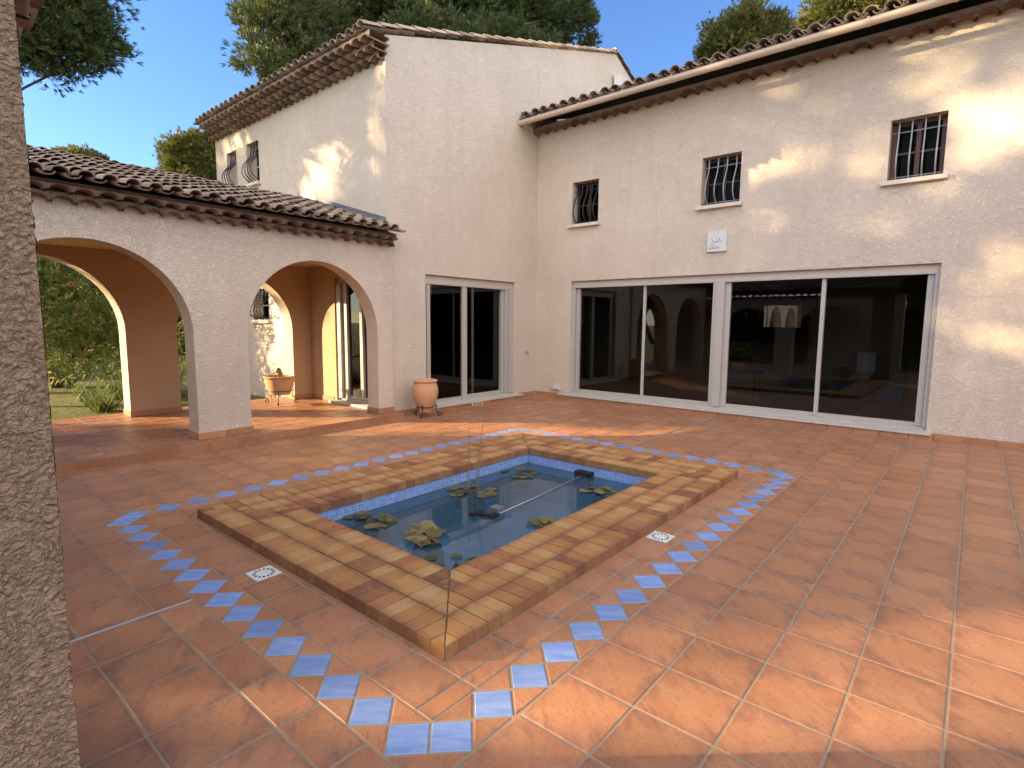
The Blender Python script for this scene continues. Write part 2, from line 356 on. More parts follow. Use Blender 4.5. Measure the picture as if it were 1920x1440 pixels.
def genoise(mb,o,U,OUT,ncol,pitch,protr,top,ky=.62,mi_fill=1,depth=None):
    """a row of half tiles sticking out of the wall under the eave"""
    o=V3(o);U=V3(U);OUT=V3(OUT);Z=Vector((0,0,1)); seg=8; depth=depth if depth else protr+.02
    for c in range(ncol):
        b=o+U*((c+.5)*pitch+rnd.uniform(-.006,.006)); pr=protr+rnd.uniform(-.01,.01)
        arc_tile(mb,b+OUT*pr,U,-OUT,Z,0,depth,pitch*.51,pitch*.47,rnd.uniform(-.004,.004),0,True,ky=ky,seg=seg)
        q=[(c*pitch+pitch*.5+pitch*.51*cos(pi*k/seg),ky*pitch*.51*sin(pi*k/seg)) for k in range(seg+1)]
        for (a,za),(d,zd) in zip(q,q[1:]):
            mb.quad(o+U*a+OUT*(protr-.025)+Z*za,o+U*d+OUT*(protr-.025)+Z*zd,o+U*d+OUT*(protr-.025)+Z*top,o+U*a+OUT*(protr-.025)+Z*top,None,mi_fill)
    L=ncol*pitch
    for z in (top-.02,top):
        mb.quad(o+Z*z-OUT*.02,o+U*L+Z*z-OUT*.02,o+U*L+OUT*(protr-.025)+Z*z,o+OUT*(protr-.025)+Z*z,None,mi_fill)

# ------------------------------------------------------------------ ground and terrace
g=MB()
for q in ((-400,-6.9,-400,400),(6.,400,-400,400),(-6.9,6.,-400,-3.1),(-6.9,6.,9.2,400)): g.quad((q[0],q[2],-.09),(q[1],q[2],-.09),(q[1],q[3],-.09),(q[0],q[3],-.09))
struct(g.build('lawn',M['lawn'],base=(0,0,-.09)))
PX,PY=.3155,.322; GX0,GY0=-.606,.885
OB=(-4.978,-1.241,1.061,6.06)          # outer edge of the blue border
BD=.2195                                # border width = diamond diagonal
IB=(OB[0]+BD,OB[1]-BD,OB[2]+BD,OB[3]-BD)
PC=(-4.44,-1.69,1.565,5.485)            # pond coping outside
def rsub(r,h):
    x0,x1,y0,y1=r;a,b,c,d=h
    if x1<=a or x0>=b or y1<=c or y0>=d: return [r]
    o=[]
    if x0<a: o.append((x0,a,y0,y1));x0=a
    if x1>b: o.append((b,x1,y0,y1));x1=b
    if y0<c: o.append((x0,x1,y0,c))
    if y1>d: o.append((x0,x1,d,y1))
    return o
def poly_tile(mb,P,uvs=None,z=.0,t=None,mi=0,g=.0042,h=.0024,b=.004):
    """a floor tile: polygon P shrunk by the joint, bevelled down into it"""
    n=len(P); cx=sum(p[0] for p in P)/n; cy=sum(p[1] for p in P)/n
    def inset(d):
        out=[]
        for i in range(n):
            p0=Vector(P[i-1]);p1=Vector(P[i]);p2=Vector(P[(i+1)%n]); e1=(p1-p0).normalized();e2=(p2-p1).normalized()
            n1=Vector((-e1.y,e1.x));n2=Vector((-e2.y,e2.x)); k=1+n1.dot(n2); out.append(p1+(n1+n2)*(d/max(k,.3)))
        return out
    A=inset(g);B=inset(g+b); hz=h+rnd.uniform(-.0006,.0006); tx=rnd.uniform(-.0015,.0015); ty=rnd.uniform(-.0015,.0015)
    vs=[(p.x,p.y,z-.001) for p in A]+[(p.x,p.y,z+hz+(p.x-cx)*tx+(p.y-cy)*ty) for p in B]
    xs=[p[0] for p in P];ys=[p[1] for p in P];w=max(max(xs)-min(xs),max(ys)-min(ys))
    U=lambda v:((v[0]-cx)/w+.5,(v[1]-cy)/w+.5)
    fs=[tuple(range(n,2*n))]+[(i,(i+1)%n,n+(i+1)%n,n+i) for i in range(n)]
    mb.add(vs,fs,t,mi,[[U(vs[i]) for i in f] for f in fs])
def rect_tile(mb,r,z=0.,mi=0): poly_tile(mb,[(r[0],r[2]),(r[1],r[2]),(r[1],r[3]),(r[0],r[3])],z=z,mi=mi)
fl=MB()
FX=(-6.95,4.2);FY=(-3.2,9.12)
i0=int(math.floor((FX[0]-GX0)/PX));i1=int(math.ceil((FX[1]-GX0)/PX));j0=int(math.floor((FY[0]-GY0)/PY));j1=int(math.ceil((FY[1]-GY0)/PY))
DR=[(-3.222,-3.062,1.375,1.535),(-1.68,-1.52,3.47,3.63)]
for i in range(i0,i1):
    for j in range(j0,j1):
        r=(max(FX[0],GX0+i*PX),min(FX[1],GX0+(i+1)*PX),max(FY[0],GY0+j*PY),min(FY[1],GY0+(j+1)*PY))
        if r[1]-r[0]<.02 or r[3]-r[2]<.02: continue
        for q in rsub(r,OB):
            if q[1]-q[0]>.012 and q[3]-q[2]>.012: rect_tile(fl,q)
        # ring between border and coping
        q=(max(r[0],IB[0]),min(r[1],IB[1]),max(r[2],IB[2]),min(r[3],IB[3]))
        if q[1]-q[0]>.012 and q[3]-q[2]>.012:
            for s_ in rsub(q,PC):
                L=[s_]
                for d_ in DR: L=[y for x in L for y in rsub(x,d_)]
                for x in L:
                    if x[1]-x[0]>.012 and x[3]-x[2]>.012: rect_tile(fl,x)
# blue border: diamonds touching corner to corner, terracotta triangles between
h=BD/2
def dia(cx,cy): poly_tile(fl,[(cx,cy-h),(cx+h,cy),(cx,cy+h),(cx-h,cy)],mi=2,g=.004)
def tri(P): poly_tile(fl,P,g=.004)
nx=16; ny=21
xr=OB[1]-h; yb=OB[2]+h; xl=OB[0]+h; yt=OB[3]-h
sx=(xr-h-(xl+h))/15; sy=(yt-h-(yb+h))/20
for c0,row in ((yb,0),(yt,1)):
    X=[xr-h-k*sx for k in range(16)]
    for n_,x in enumerate(X):
        dia(x,c0)
        if n_<15:
            x2=X[n_+1]; tri([(x2,c0-h),(x,c0-h),((x+x2)/2,c0)]); tri([(x,c0+h),(x2,c0+h),((x+x2)/2,c0)])
for c0 in (xr,xl):
    Y=[yb+h+k*sy for k in range(21)]
    for n_,y in enumerate(Y):
        dia(c0,y)
        if n_<20:
            y2=Y[n_+1]; tri([(c0+h,y),(c0+h,y2),(c0,(y+y2)/2)]); tri([(c0-h,y2),(c0-h,y),(c0,(y+y2)/2)])
for sxg,cx in ((1,xr),(-1,xl)):
    for syg,cy in ((1,yt),(-1,yb)):
        P=[(cx+sxg*h,cy+syg*h),(cx+sxg*h,cy-syg*0),(cx,cy+syg*h*0),(cx,cy+syg*h)]
        P=[(cx-sxg*h,cy+syg*h),(cx,cy),(cx+sxg*h,cy-syg*h),(cx+sxg*h,cy+syg*h)]
        if sum(P[a][0]*P[(a+1)%4][1]-P[(a+1)%4][0]*P[a][1] for a in range(4))<0: P=P[::-1]
        tri(P)
gz=MB()
for q in rsub((FX[0]-.4,FX[1],FY[0],FY[1]+.3),(PC[0]+.1,PC[1]-.1,PC[2]+.1,PC[3]-.1)): fl.quad((q[0],q[2],0),(q[1],q[2],0),(q[1],q[3],0),(q[0],q[3],0),None,1)
struct(fl.build('terrace',[M['tile'],M['grout'],M['blue']],base=(-1,3,0)))
# arcade floor, one low step up
af=MB(); AX=(-9.85,-6.73); AY=(-2.6,5.40); AZ_=.08
for i in range(11):
    for j in range(26):
        x0=AX[1]-.05-(i+1)*PX; y0=AY[1]-(j+1)*PX
        r=(max(AX[0],x0),x0+PX,max(AY[0],y0),y0+PX)
        if r[1]-r[0]>.03 and r[3]-r[2]>.03: rect_tile(af,r,AZ_)
for j in range(26):
    y0=AY[1]-(j+1)*PX
    af.box(AX[1]-.048,AX[1]+rnd.uniform(-.001,.001),y0+.004,y0+PX-.004,.002,AZ_+.006)
af.quad((AX[0],AY[0],AZ_),(AX[1]-.004,AY[0],AZ_),(AX[1]-.004,AY[1],AZ_),(AX[0],AY[1],AZ_),None,1)
af.quad((AX[1]-.004,AY[0],-.01),(AX[1]-.004,AY[1],-.01),(AX[1]-.004,AY[1],AZ_),(AX[1]-.004,AY[0],AZ_),None,1)
af.quad((AX[0],AY[0],-.1),(AX[0],AY[1],-.1),(AX[0],AY[1],AZ_),(AX[0],AY[0],AZ_),None,1)
struct(af.build('arcade_floor',[M['tile'],M['grout']],base=(-8.3,2,0)))

# ------------------------------------------------------------------ house
HO=thing('house','large two-storey cream stucco house with tiled roofs and sliding glass doors','house',(-7.02,9.12,0))
# right wing wall
DRH=(-6.16,-.42,.10,2.31)
W1=(-6.17,-5.59,3.38,4.17);W2=(-3.64,-3.02,3.41,4.18);W3=(-1.09,-.49,3.42,4.21)
b=MB(); wall(b,fR,-7.02,6.2,0,5.36,.28,[DRH,W1,W2,W3]); part(b,'wall',M['stucco'],HO)
# tall block: courtyard wall with gable, wall over the arcade, closing walls
DMH=(6.12,8.42,.08,2.28)
b=MB(); wall(b,fMd,5.38,13.2,0,5.62,.28,[DMH])
T=.28;gp=[(5.38,5.62),(13.2,5.62),(13.2,7.32),(12.07,7.80),(5.38,5.70)]
tt=(.5,.5,.5)
b.add([fMd(u,v,0) for u,v in gp]+[fMd(u,v,T) for u,v in gp],[(0,1,2,3,4),(9,8,7,6,5)]+[(i,(i+1)%5,5+(i+1)%5,5+i) for i in range(1,5)],tt)
part(b,'wall',M['stucco_far'],HO)
WA=(-12.48,-12.02,4.24,5.0);WB=(-11.57,-11.05,4.22,5.01);WG=(-11.56,-10.88,1.50,2.14);DSH=(-8.54,-7.44,.12,2.24);SHH=(-10.58,-10.08,.05,2.2)
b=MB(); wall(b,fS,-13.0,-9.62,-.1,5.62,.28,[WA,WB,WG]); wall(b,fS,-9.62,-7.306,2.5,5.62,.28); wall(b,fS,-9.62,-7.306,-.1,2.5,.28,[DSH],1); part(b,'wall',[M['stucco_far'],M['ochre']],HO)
b=MB()
b.box(-13.0,-12.72,5.662,13.2,0,5.6); b.box(-13,-7.3,13.2,13.48,0,7.2)
b.box(-7.02,6.2,15.62,15.9,0,5.3); b.box(6.2,6.48,9.12,15.9,0,5.3)
part(b,'wall',M['stucco_far'],HO)
# dark inner rooms: ceilings, floors, partition
b=MB(); b.box(-6.9,6.1,9.42,15.6,2.62,2.75); b.box(-12.7,-7.32,5.68,13.1,2.62,2.75); part(b,'ceiling',M['room'],HO)
b=MB(); b.box(-6.9,6.1,9.41,15.6,-.05,.07); b.box(-12.7,-7.31,5.67,13.1,-.05,.07); part(b,'floor',M['roomfloor'],HO)
b=MB(); b.box(-6.99,6.1,15.42,15.6,.07,2.62); b.box(-7.29,-6.9,9.42,15.42,.07,2.62); b.box(2.2,2.35,9.42,15.42,.07,2.62)
b.box(-12.7,-7.32,9.3,9.42,.07,2.62); b.box(-11.2,-11.05,5.68,9.3,.07,2.62); part(b,'partition_wall',M['room'],HO)
# roofs
sl_=.30; N_=math.hypot(1,sl_)
b=MB(); canal_roof(b,(-6.98,8.545,5.335),(1,0,0),(0,1,sl_),62,4,.213)
part(b,'roof',M['roof'],HO,True)
b=MB(); z0=5.335+.01
b.quad((-7.0,8.60,z0),(6.6,8.60,z0),(6.6,12.5,z0+3.9*sl_),(-7.0,12.5,z0+3.9*sl_)); b.quad((-7.0,12.5,z0+3.9*sl_),(6.6,12.5,z0+3.9*sl_),(6.6,16.3,z0),(-7,16.3,z0))
b.quad((6.3,8.6,z0),(6.3,16.3,z0),(6.3,12.5,z0+3.9*sl_),(6.3,12.5,z0+3.9*sl_-.001))
part(b,'roof_deck',M['mortar'],HO)
b=MB(); genoise(b,(-7.0,9.12,5.19),(1,0,0),(0,-1,0),61,.216,.17,.13)
part(b,'eave',[M['eave'],M['mortar']],HO,True)
s2=(7.80-5.66)/(12.07-5.0)
b=MB(); canal_roof(b,(-13.08,5.02,5.60),(1,0,0),(0,1,s2),28,3,.2145); part(b,'roof',M['roof'],HO,True)
b=MB(); zt=lambda y:5.62+(y-5.02)*s2
b.quad((-13.1,5.1,zt(5.1)),(-7.1,5.1,zt(5.1)),(-7.1,12.07,zt(12.07)),(-13.1,12.07,zt(12.07)))
b.quad((-13.1,12.07,zt(12.07)),(-7.1,12.07,zt(12.07)),(-7.1,13.6,7.1),(-13.1,13.6,7.1)); part(b,'roof_deck',M['mortar'],HO)
b=MB()
for q,(pr,zz) in enumerate(((.13,5.34),(.25,5.425),(.36,5.51))): genoise(b,(-13.02+.05*q,5.38,zz),(1,0,0),(0,-1,0),29,.2065,pr,.115)
part(b,'eave',[M['eave'],M['mortar']],HO,True)
b=MB()     # tiles along the gable edge
Vg=Vector((0,1,s2)).normalized(); Ng=Vector((0,-s2,1)).normalized(); Lg=(12.07-5.0)/Vg.y; ng=22
for k_ in range(ng): arc_tile(b,Vector((-7.045,5.0,5.66)),Vector((1,0,0)),Vg,Ng,k_*Lg/ng-.02,(k_+1)*Lg/ng+.05,.082,.068,.03,.01,True,ky=.85)
Vh=Vector((0,1,-.42)).normalized(); Nh=Vector((0,.42,1)).normalized()
for k_ in range(4): arc_tile(b,Vector((-7.045,12.0,7.84)),Vector((1,0,0)),Vh,Nh,k_*.34-.02,(k_+1)*.34+.05,.082,.095,.02,.05,True,ky=.85)
part(b,'verge',M['verge'],HO,True)
# gutter
gu=MB(); seg=9; cy,cz,rr=8.515,5.30,.062
prof=[(cy+rr*cos(pi+pi*k_/seg),cz+rr*sin(pi+pi*k_/seg)) for k_ in range(seg+1)]
prof=[(cy-rr-.008,cz+.012)]+prof; pin=[(y*1+ (cy-y)*.12,z+(.006 if z<cz else 0)) for y,z in prof]
xs_=(-7.04,6.4)
for P in (prof,pin):
    for (a,c) in zip(P,P[1:]): gu.quad((xs_[0],*a),(xs_[1],*a),(xs_[1],*c),(xs_[0],*c),(.5,.5,.5))
gu.add([(xs_[0],y,z) for y,z in prof],[tuple(range(len(prof)))]); gu.add([(xs_[0]-.012,y,z) for y,z in prof],[tuple(range(len(prof)))])
for (a,c) in zip(prof,prof[1:]): gu.quad((xs_[0]-.012,*a),(xs_[0],*a),(xs_[0],*c),(xs_[0]-.012,*c),(.5,.5,.5))
go=part(gu,'gutter',M['gutter'],HO,True)
for k_ in range(15):
    br=MB(); x=-6.5+k_*.86
    P=[(cy+(rr+.007)*cos(pi+pi*i/seg),cz+(rr+.007)*sin(pi+pi*i/seg)) for i in range(seg+1)]
    P=[(cy-rr-.014,cz+.02)]+P
    for (a,c) in zip(P,P[1:]): br.quad((x-.014,*a),(x+.014,*a),(x+.014,*c),(x-.014,*c))
    br.box(x-.012,x+.012,cy-rr-.015,cy+rr+.1,cz+.013,cz+.02)
    part(br,'bracket',M['gutter'],go)
b=MB(); b.box(-7.015,-6.9,8.56,8.9,5.40,5.50); part(b,'flashing',M['zinc'],HO)
# skirting along the walls
b=MB()
def skirt(mb,f,a,c,z0=.001,z1=.078,d=-.014):
    u=a
    while u<c-.02:
        e=min(u+.318,c); mb.fbox(f,u+.003,e-.003,z0,z1+rnd.uniform(-.002,.002),d+rnd.uniform(-.002,.001),.02); u=e
skirt(b,fR,-6.99,-6.32); skirt(b,fR,-.34,6.2); skirt(b,fR,-6.32,-.34,.001,.066,-.165)
skirt(b,fMd,5.45,6.0); skirt(b,fMd,8.5,9.1); skirt(b,fMd,6.0,8.5,.001,.055,-.155)
part(b,'skirting',M['plinth'],HO)
# windows
def window(f,H,frame_mat,bars,bulge,name='window',label=None,grille=True,iron='iron',dg=.07):
    u0,u1,v0,v1=H; fr=MB(); D0,D1=.17,.215; w=.055
    fr.fbox(f,u0,u0+w,v0,v1,D0,D1); fr.fbox(f,u1-w,u1,v0,v1,D0,D1); fr.fbox(f,u0+w,u1-w,v0,v0+w,D0,D1); fr.fbox(f,u0+w,u1-w,v1-w,v1,D0,D1)
    mid=(u0+u1)/2; fr.fbox(f,mid-.025,mid+.025,v0+w,v1-w,D0+.005,D1-.005)
    vm=v0+(v1-v0)*.48; fr.fbox(f,u0+w,mid-.025,vm-.012,vm+.012,D0+.01,D1-.01); fr.fbox(f,mid+.025,u1-w,vm-.012,vm+.012,D0+.01,D1-.01)
    wo=part(fr,name,frame_mat,HO,label=label)
    p=MB(); p.fbox(f,u0+w,u1-w,v0+w,v1-w,.19,.195); part(p,'pane',M['glass_upper'],wo)
    s=MB(); s.fbox(f,u0-.06,u1+.05,v0-.055,v0,-.075,.0); s.fbox(f,u0+.002,u1-.002,v0+.001,v0+.012,-.0,.17); part(s,'sill',M['sill'],wo)
    if grille:
        gm=MB(); Hh=v1-v0
        for k_ in range(bars):
            u=u0+(u1-u0)*(k_+.62)/(bars+.25)
            pts=[f(u,v0+Hh*q,dg-bulge*e) for q,e in ((1.,0),(.85,0),(.72,.1),(.6,.42),(.48,.78),(.36,.98),(.27,1.),(.19,.9),(.11,.55),(.05,.15),(0,0))]
            gm.tube(pts,.0105,6)
        for q in (.80,.07): gm.tube([f(u0-.01,v0+Hh*q,dg+.012),f(u1+.01,v0+Hh*q,dg+.012)],.008,5)
        part(gm,'grille',M[iron],wo,True)
    return wo
window(fR,W1,M['dark_wood'],5,.15,label='small barred window left of the row',iron='iron')
window(fR,W2,M['dark_wood'],4,.14,label='barred window above the carved plaque',iron='iron_grey')
window(fR,W3,M['wood'],4,.09,label='barred window with red-brown wooden frame in the sun',iron='iron_grey')
window(fS,WA,M['shutter'],4,.20,label='narrow window with bulging bars at the far corner',dg=.06)
window(fS,WB,M['shutter'],4,.20,label='narrow window with bulging bars nearer the gable',dg=.06)
window(fS,WG,M['shutter'],5,.22,label='ground-floor window with bulging bars seen through the arch',dg=.06)
b=MB(); b.fbox(fS,*SHH,-.03,.0)
for k_ in range(26): b.fbox(fS,SHH[0]+.05,SHH[1]-.05,.16+k_*.074,.2+k_*.074,-.045,-.03)
part(b,'shutter',M['shutter'],HO)
# sliding doors
def slider(f,H,stiles,panes,D,mat,topbox,label):
    u0,u1,v0,v1=H; fr=MB()
    fr.fbox(f,u0,u1,v1-topbox,v1,D-.05,D+.08,mi=1); fr.fbox(f,u0,u1,v1-topbox-.022,v1-topbox,D-.065,D+.08)
    fr.fbox(f,u0,u1,v0,v0+.035,D-.06,D+.09); fr.fbox(f,u0+.01,u1-.01,v0+.035,v0+.085,D-.01,D+.03)
    for q,(a,c,d0,d1) in enumerate(stiles): fr.fbox(f,a,c,v0+.0365+q*.0007,v1-topbox-.0235,d0-.0055-.0011*q,d1+.0023+.0009*q)
    do=part(fr,'sliding_door',[mat,M['beige']],HO,label=label)
    for a,c,d in panes:
        p=MB(); p.fbox(f,a,c,v0+.08,v1-topbox-.02,d,d+.006); part(p,'pane',M['glass'],do)
    return do
d=.12
do=slider(fR,DRH,[(-6.16,-6.10,d-.05,d+.08),(-6.095,-6.02,d-.0,d+.05),(-4.665,-4.612,d+.0,d+.04),(-3.388,-3.325,d-.05,d+.08),(-3.324,-3.195,d-.075,d+.07),(-3.194,-3.11,d-.01,d+.05),(-1.80,-1.745,d-.01,d+.04),(-.555,-.48,d-.01,d+.05),(-.475,-.42,d-.05,d+.08)],
 [(-6.03,-4.65,d+.035),(-4.63,-3.38,d+.012),(-3.13,-1.79,d+.012),(-1.77,-.53,d+.035)],d,M['alu'],.11,'wide four-pane sliding door of the wing')
b=MB(); b.fbox(fR,-6.30,-.36,.068,.099,-.19,0); b.fbox(fR,-6.155,-.425,.085,.0995,0,.28); part(b,'threshold',M['thresh'],do)
do=slider(fMd,DMH,[(6.205,6.285,d-.04,d+.0),(7.04,7.16,d-.045,d+.03),(7.37,7.42,d+.04,d+.08),(8.135,8.21,d-.01,d+.05),(8.215,8.30,d-.045,d+.07),(8.305,8.42,d-.08,d+.08)],
 [(6.28,7.05,d-.02),(7.13,8.15,d+.03)],d,M['alu'],.13,'sliding door left ajar beside the terracotta urn')
b=MB(); b.fbox(fMd,6.0,8.5,.056,.0795,-.18,0); b.fbox(fMd,6.125,8.415,.066,.0792,0,.28); part(b,'threshold',M['thresh'],do)
do=slider(fS,DSH,[(-8.54,-8.42,.03,.2),(-8.40,-8.30,.08,.16),(-7.95,-7.88,.1,.16),(-7.52,-7.44,.08,.2)],[(-8.31,-7.93,.12),(-7.9,-7.5,.14)],.12,M['alu'],.08,'narrow sliding door under the arcade roof')
b=MB(); b.fbox(fS,-8.6,-7.31,.0865,.1195,-.14,0); b.fbox(fS,-8.535,-7.445,.1,.1192,0,.28); part(b,'threshold',M['thresh'],do)

# ------------------------------------------------------------------ arcade
fA=lambda u,v,d:(-6.95-d,u,v)
fB=lambda u,v,d:(-9.35-d,u,v)
AR=thing('arcade','cream stucco arcade with round arches and weathered canal-tile roof','arcade',(-8.3,2.5,0))
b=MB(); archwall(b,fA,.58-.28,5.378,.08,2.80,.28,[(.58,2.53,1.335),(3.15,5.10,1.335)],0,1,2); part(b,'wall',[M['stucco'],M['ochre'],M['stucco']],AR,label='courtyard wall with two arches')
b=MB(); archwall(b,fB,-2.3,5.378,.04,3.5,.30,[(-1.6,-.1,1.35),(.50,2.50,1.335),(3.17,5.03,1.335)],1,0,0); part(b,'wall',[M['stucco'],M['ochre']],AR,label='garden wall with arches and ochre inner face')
b=MB(); b.box(-9.349,-7.231,-2.3,5.377,2.46,2.56); part(b,'ceiling',M['ceil'],AR)
sa=.286
b=MB(); canal_roof(b,(-6.62,5.30,2.775),(0,-1,0),(-1,0,sa),39,11,.193,.276); part(b,'roof',M['roof'],AR,True)
b=MB(); z=2.775
b.quad((-6.68,-2.3,z),(-6.68,5.33,z),(-9.62,5.33,z+2.94*sa),(-9.62,-2.3,z+2.94*sa)); b.quad((-9.62,-2.3,z+2.94*sa),(-9.62,5.33,z+2.94*sa),(-9.95,5.33,3.45),(-9.95,-2.3,3.45))
part(b,'roof_deck',M['mortar'],AR)
b=MB()
for k_ in range(20): arc_tile(b,Vector((-9.66,-2.3+k_*.385,3.62)),Vector((1,0,0)),Vector((0,1,0)),Vector((0,0,1)),-.02,.42,.11,.095,.03,.0,True)
part(b,'ridge',M['roof'],AR,True)
b=MB(); genoise(b,(-6.95,5.36,2.625),(0,-1,0),(1,0,0),26,.193,.12,.085); genoise(b,(-6.95,5.31,2.70),(0,-1,0),(1,0,0),26,.193,.24,.085)
part(b,'eave',[M['eave'],M['mortar']],AR,True)
b=MB()
for x0,x1 in ((-9.62,-8.4),(-8.4,-7.06)):
    za=lambda x:2.775+(-6.64-x)*sa
    b.add([(x0,5.36,za(x0)+.02),(x1,5.36,za(x1)+.02),(x1,5.36,za(x1)+.19),(x0,5.36,za(x0)+.19),(x0,5.375,za(x0)+.02),(x1,5.375,za(x1)+.02),(x1,5.375,za(x1)+.19),(x0,5.375,za(x0)+.19)],[(0,1,2,3),(3,2,6,7),(1,5,6,2),(0,3,7,4)])
part(b,'flashing',M['zinc'],AR)
for (ya,yb_) in ((2.53,3.15),(5.10,5.376),(.32,.58)):
    b=MB()
    n_=2 if yb_-ya>.4 else 1
    for q in range(n_):
        y0=ya-.014+(yb_-ya+.028)*q/n_; y1=ya-.014+(yb_-ya+.028)*(q+1)/n_
        b.box(-7.244,-6.936,y0+.003,min(y1-.003,5.377),.087,.165)
    part(b,'skirting',M['plinth'],AR)
for (ya,yb_) in ((2.50,3.17),(5.03,5.376)):
    b=MB()
    n_=2 if yb_-ya>.4 else 1
    for q in range(n_):
        y0=ya-.014+(yb_-ya+.028)*q/n_; y1=ya-.014+(yb_-ya+.028)*(q+1)/n_
        b.box(-9.664,-9.336,y0+.003,min(y1-.003,5.377),.087,.165)
    part(b,'skirting',M['plinth'],AR)
b=MB(); skirt(b,lambda u,v,dd:(u,5.38+dd,v),-9.32,-8.62,.087,.16,-.014)
part(b,'skirting',M['plinth'],AR)

# ------------------------------------------------------------------ near loggia: rough pier beside the camera, arch behind it
fL=lambda u,v,d:(u,.30-d,v)
LO=thing('loggia','rough brown stucco pier of a loggia at the left edge, close to the viewer','pillar',(-2.0,.3,0))
b=MB(); archwall(b,fL,-6.60,-2.272,.0,2.33,.35,[(-6.4,-4.75,1.2),(-4.27,-2.274,1.08)],0,0,0); part(b,'wall',M['stucco'],LO)
b=MB()      # the pier itself, finely displaced plaster
def pface(mb,o,U,V,nu,nv,N,amp=.0042):
    vs=[]
    for j in range(nv+1):
        for i in range(nu+1):
            p=o+U*(i/nu)+V*(j/nv); e=min(i,nu-i)/3; q=p*38; q2=p+Vector((noise.noise(p*11),noise.noise(p*11+Vector((5,0,0))),noise.noise(p*11+Vector((0,7,0)))))*.014
            a=noise.noise(q2*85)*.8+noise.noise(q2*190)*.45; a=max(-.35,min(.75,a*1.3)); w=noise.noise(p*3)*.004
            vs.append(p+N*(a*amp+w))
    n=nu+1
    mb.add(vs,[(j*n+i,j*n+i+1,(j+1)*n+i+1,(j+1)*n+i) for j in range(nv) for i in range(nu)],(.5,.5,.5))
x0,x1,y0,y1,zt_=-2.27,-1.77,-.05,.30,2.33; Z=Vector((0,0,1))
pface(b,Vector((x1,.14,0)),Vector((0,y1-.14,0)),Z*zt_,64,900,Vector((1,0,0))); pface(b,Vector((x1,y0,0)),Vector((0,.14-y0,0)),Z*zt_,20,300,Vector((1,0,0)))
pface(b,Vector((x1,y1,0)),Vector((x0-x1,0,0)),Z*zt_,100,464,Vector((0,1,0)))
b.quad((x0,y0,0),(x1,y0,0),(x1,y0,zt_),(x0,y0,zt_)); b.quad((x0,y0,0),(x0,y1,0),(x0,y1,zt_),(x0,y0,zt_)); b.quad((x0,y0,zt_),(x1,y0,zt_),(x1,y1,zt_),(x0,y1,zt_))
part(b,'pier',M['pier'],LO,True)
b=MB(); genoise(b,(-6.60,.30,2.265),(1,0,0),(0,1,0),25,.1945,.05,.09); genoise(b,(-6.60,.30,2.355),(1,0,0),(0,1,0),25,.1945,.095,.09)
part(b,'eave',[M['eave'],M['mortar']],LO,True)
b=MB(); canal_roof(b,(-6.62,.43,2.45),(1,0,0),(0,-1,.24),25,10,.1945,.31); part(b,'roof',M['roof'],LO,True)
b=MB(); b.quad((-9.3,.39,2.44),(-1.76,.39,2.44),(-1.76,-2.7,2.42+3.2*.24),(-9.3,-2.7,2.42+3.2*.24)); part(b,'roof_deck',M['mortar'],LO)
b=MB()
for xa,xb in ((-9.6,-7.4),(-4.38,-1.77)): b=MB(); b.box(xa,xb,-2.7,-2.4,0,2.45); part(b,'back_wall',M['stucco'],LO)

# ------------------------------------------------------------------ pond
PO=thing('pond','rectangular garden pond with brick coping and blue mosaic lining','pond',(-3.07,3.52,0))
b=MB(); IP=(-3.83,-2.235,2.115,4.86); CH=.07
def brick(P,t=None):
    n=len(P);gap=.0032; cx=sum(p[0] for p in P)/n; cy=sum(p[1] for p in P)/n
    t=t or (rnd.random(),rnd.random(),rnd.random()); z0=.002; zt=CH+rnd.uniform(-.002,.0025)
    def ins(d):
        o=[]
        for i in range(n):
            p0=Vector(P[i-1]);p1=Vector(P[i]);p2=Vector(P[(i+1)%n]); e1=(p1-p0).normalized();e2=(p2-p1).normalized()
            n1=Vector((-e1.y,e1.x));n2=Vector((-e2.y,e2.x)); o.append(p1+(n1+n2)*(d/max(1+n1.dot(n2),.35)))
        return o
    A=ins(gap);B=ins(gap+.003); tx=rnd.uniform(-.02,.02);ty=rnd.uniform(-.02,.02)
    vs=[(p.x,p.y,z0) for p in A]+[(p.x,p.y,zt-.003) for p in A]+[(p.x,p.y,zt+(p.x-cx)*tx+(p.y-cy)*ty) for p in B]
    fs=[tuple(range(2*n,3*n))]
    for i in range(n):
        j=(i+1)%n; fs+=[(i,j,n+j,n+i),(n+i,n+j,2*n+j,2*n+i)]
    q0_=Vector(P[0]);ex=(Vector(P[1])-q0_).normalized();ey=Vector((-ex.y,ex.x)); us=[(Vector(p)-q0_).dot(ex) for p in P]; ws=[(Vector(p)-q0_).dot(ey) for p in P]
    U=lambda v:(((Vector(v[:2])-q0_).dot(ex)-min(us))/max(max(us)-min(us),.01),((Vector(v[:2])-q0_).dot(ey)-min(ws))/max(max(ws)-min(ws),.01))
    b.add(vs,fs,t,0,[[U(vs[i]) for i in f] for f in fs])
def clip(P,a,bb,c):      # keep a*x+b*y<=c
    o=[]
    for i in range(len(P)):
        p=P[i];q=P[(i+1)%len(P)];dp=a*p[0]+bb*p[1]-c;dq=a*q[0]+bb*q[1]-c
        if dp<=0:o.append(p)
        if dp*dq<0: s_=dp/(dp-dq); o.append((p[0]+(q[0]-p[0])*s_,p[1]+(q[1]-p[1])*s_))
    return o
def area(P): return sum(P[a][0]*P[(a+1)%len(P)][1]-P[(a+1)%len(P)][0]*P[a][1] for a in range(len(P)))/2
O4=[(PC[0],PC[2]),(PC[1],PC[2]),(PC[1],PC[3]),(PC[0],PC[3])]; I4=[(IP[0],IP[2]),(IP[1],IP[2]),(IP[1],IP[3]),(IP[0],IP[3])]
